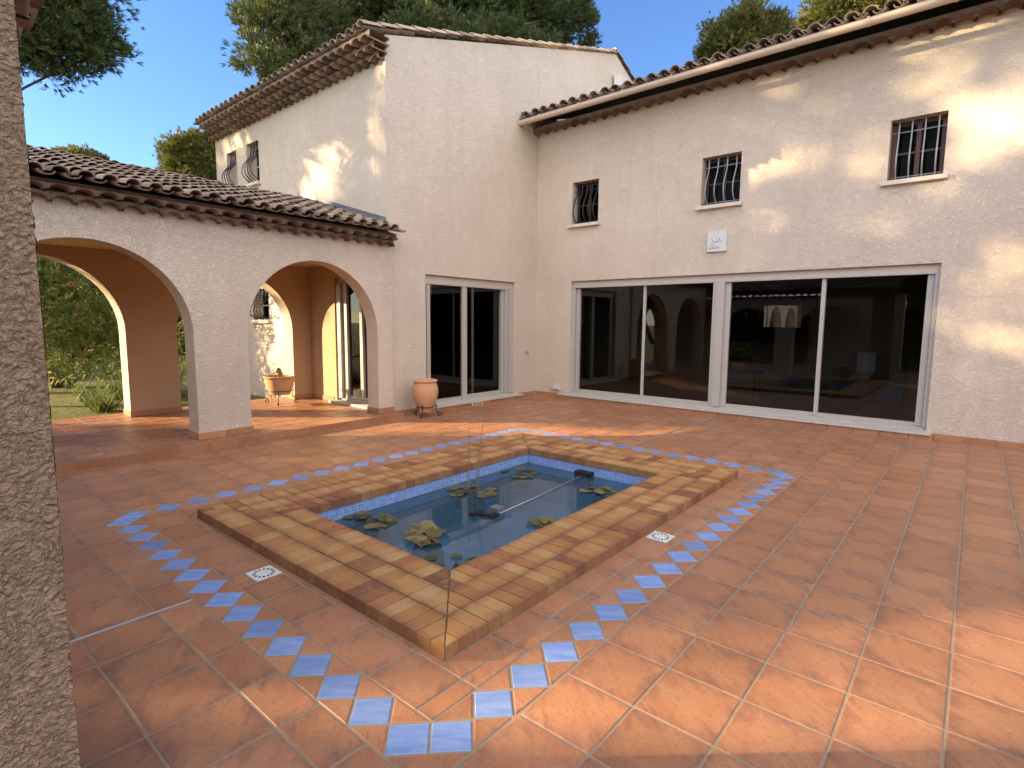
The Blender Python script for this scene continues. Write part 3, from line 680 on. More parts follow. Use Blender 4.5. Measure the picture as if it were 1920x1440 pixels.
for side in range(4):
    o0,o1=Vector(O4[side]),Vector(O4[(side+1)%4]); q0,q1=Vector(I4[side]),Vector(I4[(side+1)%4])
    e=(o1-o0).normalized(); nn=Vector((-e.y,e.x)); L=(o1-o0).length; dep=(q0-o0).dot(nn); s0=(q0-o0).dot(e); s1=(q1-o0).dot(e)
    rows=[0,dep*.345,dep*.675,dep]
    nb=round(L/.0965)
    for r_ in range(3):
        offs=[0]+sorted(k_*L/nb+rnd.uniform(-.004,.004) for k_ in range(1,nb))+[L]
        for a,c in zip(offs,offs[1:]):
            P=[(a,rows[r_]),(c,rows[r_]),(c,rows[r_+1]),(a,rows[r_+1])]
            P=clip(P,-dep,s0,0); P=clip(P,dep,(L-s1),dep*L) if P else P
            Q=[]
            for p in P:
                if not Q or (Vector(p)-Vector(Q[-1])).length>1e-4: Q.append(p)
            if len(Q)>=3 and abs(area(Q))>4e-4:
                w=[o0+e*p[0]+nn*p[1] for p in Q]; brick([(p.x,p.y) for p in w])
co_=part(b,'coping',M['brick'],PO)
b=MB()
for q in rsub((PC[0]+.004,PC[1]-.004,PC[2]+.004,PC[3]-.004),(IP[0]-.005,IP[1]+.005,IP[2]-.005,IP[3]+.005)): b.box(q[0],q[1],q[2],q[3],.001,CH-.008)
part(b,'joint_mortar',M['joint'],co_)
b=MB(); a0,a1,c0,c1=IP[0]-.012,IP[1]+.012,IP[2]-.012,IP[3]+.012; zb=-.50; zw=.0015
def mq(p,q,z0,z1,mi=0):
    L=math.dist(p,q); b.quad((*p,z0),(*q,z0),(*q,z1),(*p,z1),None,mi,[(0,z0),(L,z0),(L,z1),(0,z1)])
Cn=[(a0,c0),(a1,c0),(a1,c1),(a0,c1)]
for i in range(4): mq(Cn[i],Cn[(i+1)%4],-.105,zw); mq(Cn[i],Cn[(i+1)%4],zb,-.105,1)
b.quad((a0,c0,zb),(a1,c0,zb),(a1,c1,zb),(a0,c1,zb),None,1,[(a0,c0),(a1,c0),(a1,c1),(a0,c1)])
b.box(a1-.42,a1-.002,c0+.002,c1-.002,zb+.002,-.32,None,1)
part(b,'basin',[M['mosaic'],M['mosaic_deep']],PO)
b=MB(); b.quad((a0+.001,c0+.001,-.098),(a1-.001,c0+.001,-.098),(a1-.001,c1-.001,-.098),(a0+.001,c1-.001,-.098)); struct(b.build('water',M['water']))
WZ=-.098
def pad(mb,x,y,z,r,tilt=.05,curl=.0,t=None,n=22):
    a0_=rnd.uniform(0,6.28); c=Vector((x,y,z)); tx,ty=rnd.uniform(-tilt,tilt),rnd.uniform(-tilt,tilt); vs=[c]
    for ring in (.4,.75,1.):
        for k_ in range(n+1):
            a=a0_+.25+(2*pi-.5)*k_/n; q=r*ring*(1+.06*sin(3*a+a0_)+.05*sin(7*a))
            vs.append(c+Vector((q*cos(a),q*sin(a),q*cos(a)*tx+q*sin(a)*ty+curl*ring*ring*r*(1+.8*sin(2*a+a0_)))))
    m_=n+1; fs=[(0,1+k_,2+k_) for k_ in range(n)]+[(1+j*m_+k_,1+(j+1)*m_+k_,2+(j+1)*m_+k_,2+j*m_+k_) for j in (0,1) for k_ in range(n)]
    mb.add(vs,fs,t)
def mound(mb,x,y,z,r,h,t=None):
    n=10;vs=[]
    for j in range(5):
        for k_ in range(n):
            a=2*pi*k_/n; q=r*(1-(j/4)**2*.95)*(1+.25*noise.noise(Vector((x+cos(a)*2,y+sin(a)*2,j)))); vs.append((x+q*cos(a),y+q*sin(a),z+h*j/4))
    mb.add(vs,[(j*n+k_,j*n+(k_+1)%n,(j+1)*n+(k_+1)%n,(j+1)*n+k_) for j in range(4) for k_ in range(n)],t)
def lily(x,y,label,n,spread,dry=.3,mound_r=.15,seed=1,big=.06,reeds=False,lift=.03):
    rnd.seed(seed)
    t=thing('water_lily',label,'water plant',(x,y,zb),'lily clumps in the pond')
    b3=MB()
    for k_ in range(n):
        a=rnd.uniform(0,6.28); q=spread*math.sqrt(rnd.random()); z=WZ+.006+max(0,lift*(1-q/spread))*rnd.uniform(.3,1.4)
        dr_=rnd.random()<dry; b1=MB(); pad(b1,x+q*cos(a)*1.15,y+q*sin(a),z,big*rnd.uniform(.6,1.25),.05 if z<WZ+.02 else .22,rnd.uniform(.0,.1)); part(b1,'dry_leaf' if dr_ else 'lily_pad',M['dryleaf' if dr_ else 'lily'],t,True)
    mound(b3,x,y,WZ-.14,mound_r,.17)
    part(b3,'root_clump',M['soil'],t,True)
    if reeds:
        for dx,dy,h_,lx,ly in ((0,.0,.62,-.03,.02),(.05,.03,.74,.07,.05),(.02,-.05,.5,-.02,.03),(.13,-.03,.58,.05,.03)):
            r_=MB(); r_.tube([(x+dx+lx*q*q,y+dy+ly*q*q,WZ-.1+q*(h_+.1)) for q in (0,.3,.6,.85,1)],[.006,.005,.004,.003,.0015],5); part(r_,'reed',M['stem'],t,True)
    return t
lily(-3.64,2.56,'dark lily clump in the near left corner of the pond',13,.17,.45,.15,11,.055)
lily(-3.55,3.62,'lily clump with tall thin reeds growing out of it',15,.21,.25,.15,12,.055,True)
lily(-3.62,4.45,'lily clump in the far corner of the pond',14,.2,.3,.13,13,.05)
lily(-2.62,4.42,'green lily pads against the brick edge below the skimmer side',12,.15,.1,.08,14,.05,lift=.05)
lily(-2.50,3.42,'small green lily pads halfway along the right brick edge',9,.12,.1,.06,15,.05,lift=.04)
lily(-2.50,2.42,'flat green lily pads in the nearest corner of the pond',13,.2,.05,.06,16,.05,lift=.012)
rnd.seed(21)
t=thing('water_lily','big clump of folded yellowish lily leaves standing above the water','water plant',(-3.0,2.63,zb),'lily clumps in the pond')
b2=MB()
for k_ in range(12):
    a=rnd.uniform(0,6.28);q=.11*math.sqrt(rnd.random()); b1=MB(); pad(b1,-3.02+q*cos(a)*1.2,2.62+q*sin(a),WZ+.025+.05*(1-q/.11)+rnd.uniform(0,.02),rnd.uniform(.06,.095),.28,rnd.uniform(-.35,.05)); part(b1,'folded_leaf',M['dryleaf'],t,True)
mound(b2,-3.02,2.63,WZ-.2,.13,.25); part(b2,'root_clump',M['soil'],t,True)
t=thing('pump_float','dark floating pump bracket with grey box in the middle of the pond','pump',(-3.02,3.25,WZ))
b=MB(); b.box(-3.115,-3.06,3.17,3.29,WZ-.04,WZ+.022); b.box(-2.98,-2.92,3.24,3.33,WZ-.05,WZ+.018); b.box(-3.06,-2.98,3.22,3.27,WZ-.02,WZ+.02); part(b,'float',M['dark'],t)
b=MB(); b.box(-3.04,-2.94,3.33,3.42,WZ-.06,WZ+.05); part(b,'pump_box',M['zinc'],t)
b=MB(); b.tube([(-2.94,3.36,WZ+.008),(-2.98,4.0,WZ+.006),(-3.05,4.80,WZ+.01)],.0055,6); tag(b.build('pole',M['steel'],None,True),'thin pale pole lying across the pond from pump to skimmer','pole')
t=thing('skimmer','small black skimmer box on the far mosaic wall of the pond','skimmer',(-3.05,4.82,WZ-.06))
b=MB(); b.box(-3.14,-2.96,4.77,4.87,WZ+.01,WZ+.045); b.box(-3.14,-3.12,4.78,4.87,WZ-.1,WZ+.01); b.box(-2.98,-2.96,4.78,4.87,WZ-.1,WZ+.01); part(b,'housing',M['dark'],t)
b=MB(); b.box(-3.115,-2.985,4.785,4.80,WZ-.06,WZ+.005); part(b,'flap',M['zinc'],t)
# drains, joint strips
for (q,lab) in ((DR[0],'white square drain grate left of the pond coping'),(DR[1],'white square drain grate right of the pond coping')):
    cx=(q[0]+q[1])/2;cy_=(q[2]+q[3])/2
    t=thing('floor_drain',lab,'drain',(cx,cy_,0),'drain grates beside the pond')
    b=MB(); b.box(q[0]+.004,q[1]-.004,q[2]+.004,q[3]-.004,-.002,.0045); part(b,'grate',M['white'],t)
    for k_ in range(14):
        a=2*pi*k_/14; s_=MB(); u=Vector((cos(a),sin(a),0));w=Vector((-sin(a),cos(a),0));c=Vector((cx,cy_,.0))
        P=[c+u*.044-w*.0052,c+u*.062-w*.0065,c+u*.062+w*.0065,c+u*.044+w*.0052]
        s_.add([(p.x,p.y,.003) for p in P]+[(p.x,p.y,.0051) for p in P],[(4,5,6,7),(0,1,5,4),(1,2,6,5),(2,3,7,6),(3,0,4,7)]); part(s_,'slot',M['dark'],t)
for (x,ya,yb2,lab) in ((-3.12,-.6,1.055,'metal joint strip in the floor beside the near pier'),(-3.15,6.065,8.95,'metal joint strip in the floor between pond border and wing')):
    b=MB(); b.tube([(x,ya,.004),(x,yb2,.004)],.0055,6); b.box(x-.008,x+.008,ya,yb2,.001,.0045); tag(b.build('joint_strip',M['steel']),lab,'joint strip')

# ------------------------------------------------------------------ pots
def spiral_leg(c,a,htop,rin,rout):
    u=Vector((cos(a),sin(a),0)); Zv=Vector((0,0,1)); c=Vector(c); P=[]
    for q in range(9):                                  # small top curl
        th=pi*1.9*(1-q/8); P.append(c+u*(rin+.035+.02*cos(th))+Zv*(htop+.012+.02*sin(th)))
    P+= [c+u*(rin+.03)+Zv*(htop*.72),c+u*(rout*.72)+Zv*(htop*.5),c+u*(rout*.98)+Zv*(htop*.26)]
    for q in range(11):
        th=.35-pi*1.9*q/10; rr_=.038*(1-q*.05); P.append(c+u*(rout-.035+rr_*cos(th))+Zv*(.042+rr_*sin(th)))
    return P
def stand(t,c,htop,rin,rout,n=3,a0=.4,z=0,mat='iron'):
    rg=MB(); rg.tube([(c[0]+rin*1.06*cos(2*pi*k_/28),c[1]+rin*1.06*sin(2*pi*k_/28),z+htop) for k_ in range(29)],.007,6,cap=False); part(rg,'stand_ring',M[mat],t,True)
    for k_ in range(n):
        l=MB(); l.tube(spiral_leg((c[0],c[1],z),a0+2*pi*k_/n,htop,rin,rout),.0078,6); part(l,'stand_leg',M[mat],t,True)
UC=(-6.60,5.73)
t=thing('urn','empty bulging terracotta urn on a scrolled iron tripod by the sliding door','urn',(*UC,0))
b=MB(); b.lathe([(.0,.075),(.10,.075),(.105,.09),(.118,.14),(.15,.20),(.188,.30),(.205,.39),(.204,.45),(.19,.51),(.172,.545),(.17,.555),(.188,.56),(.193,.575),(.188,.59),(.172,.594),(.160,.585),(.158,.54),(.175,.45),(.15,.25),(.0,.2)],(*UC,0),40); part(b,'pot',M['pot'],t,True)
stand(t,UC,.165,.135,.26,3,-1.0)
PCN=(-8.98,4.57)
t=thing('planter','terracotta planter with a cut plant stump on a scrolled iron stand under the arcade','planter',(*PCN,.085))
b=MB(); b.lathe([(.0,.17),(.16,.17),(.17,.18),(.215,.30),(.235,.42),(.238,.455),(.255,.458),(.258,.475),(.24,.485),(.225,.48),(.22,.45),(.0,.44)],(*PCN,.085),36); part(b,'pot',M['pot'],t,True)
stand(t,PCN,.235,.18,.30,3,-.6,.085)
b=MB(); b.tube([(PCN[0]+.02,PCN[1]-.0,.5),(PCN[0]+.02,PCN[1],.62),(PCN[0]+.01,PCN[1]-.02,.66),(PCN[0]-.0,PCN[1]-.05,.68)],[.045,.04,.05,.045],9); part(b,'stump',M['stem'],t,True)
b=MB()
for k_ in range(9):
    a=k_*.9+.3; L=rnd.uniform(.16,.3); u=Vector((cos(a),sin(a),0)); pt=Vector((*PCN,.53)); w=Vector((-sin(a),cos(a),0))*.009
    P=[pt+u*(L*q)+Vector((0,0,L*(1.3*q-.9*q*q))) for q in (0,.35,.7,1)]
    b.add([x for i,p in enumerate(P) for x in (p-w*(1-i/3.3),p+w*(1-i/3.3))],[(2*i,2*i+1,2*i+3,2*i+2) for i in range(3)])
part(b,'leaf',M['strap'],t)

# ------------------------------------------------------------------ small things on the walls
t=thing('plaque','square pale stone plaque carved with flowing script below the middle window','plaque',(-3.33,9.12,2.66))
b=MB(); b.fbox(fR,-3.49,-3.18,2.68,2.995,-.028,0); b.fbox(fR,-3.495,-3.175,2.665,2.69,-.045,0); part(b,'slab',M['plaque'],t)
b=MB()
def stroke(P,r): b.tube([fR(-3.49+x*.31,2.68+y*.315,-.029) for x,y in P],r,5)
stroke([(.44+.2*cos(a),.64+.2*sin(a)) for a in [pi*.95+ k_*pi*1.1/12 for k_ in range(13)]],[.003+.004*sin(pi*k_/12) for k_ in range(13)])
stroke([(.5,.88),(.515,.885)],.007); stroke([(.43,.73),(.455,.72)],.007)
stroke([(.69,.52),(.73,.46),(.75,.40)],.0045)
stroke([(.08,.22),(.10,.14),(.17,.09),(.25,.11),(.29,.17),(.31,.13),(.37,.11),(.40,.16)],.005)
stroke([(.2,.26),(.19,.17),(.25,.15),(.31,.21),(.29,.3)],.004); stroke([(.26,.4),(.22,.33),(.25,.28)],.004)
stroke([(.36,.28),(.35,.17),(.40,.08)],.004); stroke([(.44,.25),(.46,.15),(.52,.11),(.60,.14),(.64,.20)],.005); stroke([(.52,.22),(.55,.18)],.006)
stroke([(.08,.34),(.10,.31),(.12,.34)],.0035); stroke([(.3,.36),(.32,.35)],.006)
part(b,'carved_script',M['carve'],t,True)
t=thing('floodlight','small white floodlight high on the gable wall above the wing roof','lamp',(-7.02,12.04,7.05))
b=MB(); b.box(-7.0,-6.94,11.99,12.09,7.03,7.09); part(b,'bracket',M['white'],t)
b=MB(); b.add([(-6.95,11.9,7.06),(-6.95,12.18,7.06),(-6.95,12.18,7.3),(-6.95,11.9,7.3),(-6.80,11.94,7.0),(-6.80,12.14,7.0),(-6.76,12.14,7.22),(-6.76,11.94,7.22)],[(0,1,2,3),(4,5,6,7),(0,1,5,4),(1,2,6,5),(2,3,7,6),(3,0,4,7)]); part(b,'lamp_housing',M['white'],t)
t=thing('garden_tap','small brass garden tap on the wall near the inner corner','tap',(-7.02,8.776,.86))
b=MB(); b.tube([(-7.02,8.776,.88),(-6.96,8.776,.88),(-6.945,8.776,.87),(-6.94,8.776,.84)],.011,8); part(b,'spout',M['iron_grey'],t,True)
b=MB(); b.tube([(-6.975,8.776,.885),(-6.975,8.776,.92)],.006,6); b.tube([(-6.975,8.745,.92),(-6.975,8.807,.92)],.008,6); part(b,'handle',M['iron_grey'],t,True)
t=thing('socket_box','white outdoor socket box low on the wall by the wide door','socket',(-6.46,9.12,.15))
b=MB(); b.fbox(fR,-6.53,-6.39,.15,.235,-.05,0); part(b,'box',M['white'],t)
b=MB(); b.fbox(fR,-6.525,-6.395,.165,.228,-.062,-.05); part(b,'lid',M['white'],t)
t=thing('vent_grille','small pale vent grille at floor level below the ajar door','vent',(-6.90,7.17,.0))
b=MB(); b.box(-6.85,-6.832,7.03,7.31,.006,.053); part(b,'plate',M['sill'],t)
for k_ in range(4):
    s_=MB(); s_.box(-6.835,-6.8305,7.06+k_*.06,7.095+k_*.06,.016,.05); part(s_,'slot',M['dark'],t)

# ------------------------------------------------------------------ things inside the rooms, seen through the glass
t=thing('wall_mirror','wide mirror in a dark frame on the back wall of the living room','mirror',(-4.1,15.42,1.2))
MX=(-4.72,-3.42,1.43,2.2)
b=MB(); b.box(MX[0],MX[1],15.385,15.40,MX[2],MX[3]); part(b,'mirror_glass',M['mirror'],t)
b=MB()
for q in ((MX[0]-.5,MX[0],MX[2]-.42,MX[3]+.28),(MX[1],MX[1]+.32,MX[2]-.42,MX[3]+.28),(MX[0],MX[1],MX[2]-.42,MX[2]),(MX[0],MX[1],MX[3],MX[3]+.28)): b.box(q[0],q[1],15.36,15.42,q[2],q[3])
part(b,'frame',M['furn'],t)
t=thing('side_table','small dark table behind the glass with a plant on it','table',(-3.35,10.5,.07))
b=MB(); b.box(-3.75,-2.95,10.3,10.75,.60,.635); part(b,'table_top',M['furn'],t)
for x in (-3.7,-3.0):
    for y in (10.34,10.71): l=MB(); l.box(x-.02,x+.02,y-.02,y+.02,.07,.6); part(l,'leg',M['furn'],t)
t=thing('houseplant','bushy glossy houseplant standing on the small table indoors','plant',(-3.35,10.52,.635))
b=MB(); b.lathe([(0,0),(.09,0),(.12,.16),(.11,.16),(0,.15)],(-3.35,10.52,.636),20); part(b,'pot',M['pot'],t,True)
b=MB()
for k_ in range(170):
    a=rnd.uniform(0,6.28);e=rnd.uniform(-.1,1.4);q=rnd.uniform(.08,.34); c=Vector((-3.35+q*cos(a)*cos(e),10.52+q*sin(a)*cos(e),.85+q*sin(e)*1.1))
    u=Vector((rnd.gauss(0,1),rnd.gauss(0,1),rnd.gauss(0,.6))).normalized();w=u.orthogonal().normalized()
    b.quad(c-u*.06,c+w*.022,c+u*.06,c-w*.022)
part(b,'leaf',M['leaf'],t)
t=thing('armchair','dark armchair with a pale cloth thrown over its back, inside the wing','armchair',(-1.5,12.2,.07))
b=MB(); b.box(-1.9,-1.1,11.9,12.6,.07,.48); b.box(-1.9,-1.1,12.6,12.78,.07,.95); part(b,'seat',M['sofa'],t)
for x in (-2.06,-1.09): l=MB(); l.box(x,x+.15,11.9,12.78,.07,.66); part(l,'armrest',M['sofa'],t)
b=MB(); b.box(-1.75,-1.45,12.57,12.8,.6,.97); b.add([(-1.75,12.568,.6),(-1.45,12.568,.6),(-1.5,12.2,.49),(-1.8,12.1,.49)],[(0,1,2,3)]); part(b,'throw',M['cloth'],t)
t=thing('pendant_lamp','drum-shaped pendant lampshade hanging in the room behind the ajar door','lamp',(-9.2,8.55,1.8))
b=MB(); b.lathe([(.24,0),(.24,.2),(.236,.2),(.236,0)],(-9.2,8.55,1.78),28); part(b,'lamp_shade',M['shade'],t,True)
b=MB(); b.tube([(-9.2,8.55,1.9),(-9.2,8.55,2.62)],.006,6); part(b,'cord',M['dark'],t)

# ------------------------------------------------------------------ planting
def tuft(mb,c,d,L,w,k,spread,t,tipw=.25):
    """a spray of k flat needles bunched round direction d"""
    d=d.normalized(); a=d.orthogonal().normalized(); bb=d.cross(a); b0=len(mb.v); col=(*t,1)
    for i in range(k):
        f=rnd.uniform(0,6.283); s_=spread*math.sqrt(rnd.random()); u=(d+(a*cos(f)+bb*sin(f))*s_).normalized(); l=L*rnd.uniform(.7,1.1)
        n=Vector((rnd.gauss(0,1),rnd.gauss(0,1),rnd.gauss(0,1))); s2_=u.cross(n)
        if s2_.length<1e-3: continue
        s2_=s2_.normalized()*w; b0=len(mb.v)
        mb.v+= [tuple(c-s2_*.3),tuple(c+u*l*.6-s2_),tuple(c+u*l),tuple(c+u*l*.6+s2_)]; mb.c+=[col]*4
        mb.f.append([b0,b0+1,b0+2,b0+3]); mb.mi.append(0); mb.uv.append(None)
def limb(mb,p,q,r0_,r1_,bend=.3,n=6):
    p=Vector(p);q=Vector(q);L=(q-p).length; j=Vector((rnd.uniform(-1,1),rnd.uniform(-1,1),rnd.uniform(-.3,.8)))*L*bend*.3
    P=[p.lerp(q,i/n)+j*sin(pi*i/n)+Vector((rnd.uniform(-1,1),rnd.uniform(-1,1),rnd.uniform(-1,1)))*L*.012 for i in range(n+1)]
    mb.tube(P,[r0_+(r1_-r0_)*i/n for i in range(n+1)],7); return P
def tree(name,label,base,blobs,n,mat='needle',L=.34,w=.03,k=7,trunk_r=.22,seed=1,group=None,up=.5,reject=None,sub=.42):
    """blobs: (x,y,z,rx,ry,rz) masses of the crown; sprays gather in sub-clumps so sky shows between them"""
    rnd.seed(seed); base=Vector(base); t=thing(name,label,'tree',tuple(base),group); thin=.5 if group else 1.
    tr=MB(); cz=sum(b_[2] for b_ in blobs)/len(blobs); cx=sum(b_[0] for b_ in blobs)/len(blobs); cy2=sum(b_[1] for b_ in blobs)/len(blobs)
    top=Vector((cx,cy2,cz)); P=limb(tr,base,top,trunk_r*(.6 if group else 1),trunk_r*(.2 if group else .45),.25,8)
    for b_ in blobs:
        s_=P[rnd.randint(3,7)]; limb(tr,s_,(b_[0],b_[1],b_[2]),trunk_r*.35*thin,.02*thin,.5)
    cr=MB(); vol=[b_[3]*b_[4]*b_[5] for b_ in blobs]; tot=sum(v**.75 for v in vol)
    for b_,v in zip(blobs,vol):
        m_=max(4,int(n*(v**.75)/tot)); C=Vector(b_[:3]); rad=Vector(b_[3:6])
        ncl=max(5,int(m_/26)); cl=[]
        for _ in range(ncl):
            g_=Vector((rnd.gauss(0,1),rnd.gauss(0,1),rnd.gauss(0,1))).normalized()*rnd.uniform(.45,1.05)**.7
            cl.append((C+Vector((g_.x*rad.x,g_.y*rad.y,g_.z*rad.z)),g_,rnd.random()))
            if _<14: limb(tr,C,cl[-1][0],.03*thin,.008,.3,3)
        rs=sub*(1. if group else .85)*min(rad.x,rad.y,rad.z)
        for _ in range(m_):
            c,g_,tb=cl[rnd.randrange(ncl)]
            e=Vector((rnd.gauss(0,.5),rnd.gauss(0,.5),rnd.gauss(0,.38)))*rs; p=c+e
            if reject and reject(p): continue
            d=(g_*.7+e.normalized()*.6+Vector((0,0,up))+Vector((rnd.gauss(0,.4),rnd.gauss(0,.4),rnd.gauss(0,.3))))
            tt_=max(0,min(1,.25+.5*tb+rnd.uniform(-.25,.25))); tuft(cr,p,d,L*rnd.uniform(.75,1.25),w,k,.55,(tt_,rnd.random(),0))
    part(tr,'trunk',M['bark'],t,True); part(cr,'crown',M[mat],t)
    return t
def at(px,py,dist):   # viewing direction of a photo point, at a horizontal distance: used once to place each far tree where it really stands
    d=rt*((px-960)/1032.25)+up*(-(py-720)/1032.25)+fw; k_=dist/math.hypot(d.x,d.y); return Vector((d.x*k_,d.y*k_,1.5+d.z*k_))
def bl(px,py,dist,rw,rh):
    p=at(px,py,dist); return (p.x,p.y,p.z,rw*.8,rw*.8,rh*.8)
LIT=[(8.53,6.09,.2,.17,.5),(8.22,5.9,.07,.11,.5),(8.33,4.99,.26,.21,.8),(8.54,4.27,.23,.16,.6),(8.88,5.41,.1,.2,.4),(7.18,6.32,.18,.17,.8),(7.01,6.57,.14,.14,.7),(7.21,5.81,.17,.16,.8),(6.79,5.38,.18,.25,1),(6.96,4.71,.17,.14,.7),(7.64,5.13,.1,.28,.8),(7.46,4.27,.14,.21,.6),(6.78,4.4,.13,.14,.7),(6.59,4.06,.08,.16,.9),(6.8,3.05,.14,.33,.9),(6.54,3.11,.07,.16,.8),(6.62,3.59,.08,.16,.6),(7.08,4.89,.11,.17,.6),(7.43,5.89,.16,.1,.4),(6.64,5.77,.06,.24,.9),
 (8.86,4.67,.09,.27,.9),(8.88,3.74,.09,.4,.9),(9.95,3.17,.28,.36,1),(10.31,2.83,.35,.14,.6),(9.69,3.62,.23,.19,.7),(12.09,3.77,.4,.23,.9),(9.27,3.04,.24,.13,.5),(12.37,3.42,.14,.22,.6),(10.42,3.28,.22,.11,.4),(9.41,3.49,.15,.13,.5),
 (2.13,.15,.34,.33,1),(2.13,.65,.36,.5,1),(2.25,-.3,.12,.12,.5),(2.0,-.12,.12,.1,.6),(2.0,-.5,.08,.1,.4),(3.98,.44,.1,.06,.6),(6.2,1.27,.15,.08,.5),(5.47,1.42,.2,.07,.5),(4.2,.6,.08,.05,.4)]
def wq(p):
    a=p.x*cos(AZ)+p.y*sin(AZ); return -p.x*sin(AZ)+p.y*cos(AZ),p.z+a*TE
def gap(p):
    w,q=wq(p); w+=.05*noise.noise(p*2); q+=.05*noise.noise(p*2+Vector((9,0,0)))
    for cw,cq,rw,rq,s_ in LIT:
        g_=1.15 if s_>=.7 and cq>1.5 else 1.12
        if ((w-cw)/(rw*g_+.11))**2+((q-cq)/(rq*g_+.13))**2<1: return rnd.random()<.45+.55*s_
    if q<1.35 and w>7.0: return noise.noise(Vector((w*1.6,q*2.6,4)))>-.36 or rnd.random()<.3
    return False
D=24
big=[bl(525,75,D-3,1.5,1.4),bl(485,105,D-4,.8,.75),bl(530,20,D-2,1.9,1.6),bl(600,60,D,2.2,1.9),bl(640,-20,D+1,2.6,2.),bl(720,20,D+2,2.6,2.),bl(800,-10,D+2,2.6,2.),bl(860,30,D+2,2.4,1.8),bl(940,0,D+3,2.5,1.9),bl(990,45,D+3,2.,1.7),bl(1040,30,D+3,1.5,1.6),bl(1085,45,D+3,1.0,1.4),bl(1115,85,D+3,.5,.6),bl(560,120,D-2,1.3,1.1),bl(760,-110,D+2,3.2,2.),bl(600,-80,D,2.4,1.8),bl(700,90,D+2,2.,1.5),bl(790,70,D-1,1.7,1.4),bl(850,85,D-.5,1.7,1.3),bl(930,85,D,1.6,1.3),bl(1000,95,D+1,1.3,1.1),bl(900,90,D+3,2.,1.3)]
bc=at(780,300,D+2); tree('pine_tree','huge dark pine rising behind the gabled block of the house',(bc.x,bc.y,-.09),big,52000,'needle',.25,.0135,9,.25,31)
D=15
tl=[bl(60,20,D,1.4,1.1),bl(115,45,D,1.2,1.),bl(160,75,D,.8,.65),bl(195,90,D,.45,.4),bl(90,95,D,1.1,.5),bl(20,60,D,1.5,1.1),bl(145,10,D,.7,.75),bl(60,-60,D,1.8,1.2),bl(-150,10,D,2.,1.4),bl(-260,60,D,2.,1.4),bl(-340,-20,D,2.,1.4),bl(-200,-80,D,2.,1.4)]
bc=at(-420,400,D+.5); tree('pine_tree','dark pine bough hanging in at the upper left corner',(bc.x,bc.y,-.09),tl,27000,'needle',.15,.0078,9,.09,32,reject=gap)
D=34
s=[bl(150,305,D,1.2,.7),bl(122,308,D,.6,.45),bl(182,315,D,.6,.5)]
bc=at(150,500,D); tree('pine_tree','distant pine top just showing over the arcade ridge at the far left',(bc.x,bc.y,-.09),s,3200,'needle_y',.26,.017,8,.2,33)
D=30
s=[bl(355,295,D,1.2,1.1),bl(378,285,D,.9,.9),bl(335,325,D,.9,.8),bl(390,325,D,1.3,1.2),bl(365,350,D,1.5,1.2)]
bc=at(360,560,D); tree('pine_tree','rounded sunlit pine between the arcade roof and the tall block',(bc.x,bc.y,-.09),s,11000,'needle_y',.24,.014,9,.25,34)
D=27
s=[bl(1350,80,D,1.2,1.1),bl(1395,60,D,1.5,1.2),bl(1440,70,D,1.1,1.1),bl(1380,110,D,1.6,1.2),bl(1430,120,D,1.6,1.2),bl(1330,110,D,.7,.7)]
bc=at(1400,400,D); tree('pine_tree','yellow-green pine top behind the wing roof, seen whole against the sky',(bc.x,bc.y,-.09),s,12000,'needle_y',.22,.013,9,.25,35)
D=24
s=[bl(1560,20,D,1.2,.9),bl(1610,5,D,1.5,1.2),bl(1680,-10,D,1.6,1.2),bl(1540,45,D,.7,.6),bl(1640,40,D,1.4,1.),bl(1720,0,D,1.2,1.)]
bc=at(1620,400,D); tree('pine_tree','yellow-green pine top cut by the upper edge behind the wing gutter',(bc.x,bc.y,-.09),s,11000,'needle_y',.20,.012,9,.25,36)

# pines south-west of the courtyard, outside the picture: their crowns and gaps make the dappled light
def pos(w,q,a):  # a point on the sun ray (w,q), a metres along the sun's heading
    return Vector((a*cos(AZ)-w*sin(AZ),a*sin(AZ)+w*cos(AZ),q-a*TE))
def shade_tree(label,wc,span,a,seed,n,qs):
    blobs=[]
    rnd.seed(seed)
    for w in span:
        for q in qs:
            if w>7 and q<1: continue
            p=pos(w+rnd.uniform(-.3,.3),q+rnd.uniform(-.2,.2),a+rnd.uniform(-1.2,1.2)); blobs.append((p.x,p.y,p.z,1.15,1.15,.95))
    b0=pos(wc,0,a); tree('umbrella_pine',label,(b0.x,b0.y,-.09),blobs,n,'needle',.34,.05,7,.3,seed,'pines beyond the loggia',.3,gap,.75)
shade_tree('tall pine outside the picture beyond the loggia, nearest of its row',-2.2,(-.6,.7,2.,3.3),-27,41,6500,(-1.1,.1,1.3,2.6,3.9,5.2))
shade_tree('tall pine outside the picture beyond the loggia, middle of its row',6.2,(4.6,5.9,7.2,8.4),-29,42,8500,(-1.1,.1,1.3,2.6,3.9,5.2,6.5,7.6))
shade_tree('tall pine outside the picture beyond the loggia, last of its row',11.,(9.6,10.9,12.2,13.4),-31,43,6000,(-1.8,-.6,.6,1.8,3.0,4.2,5.4))

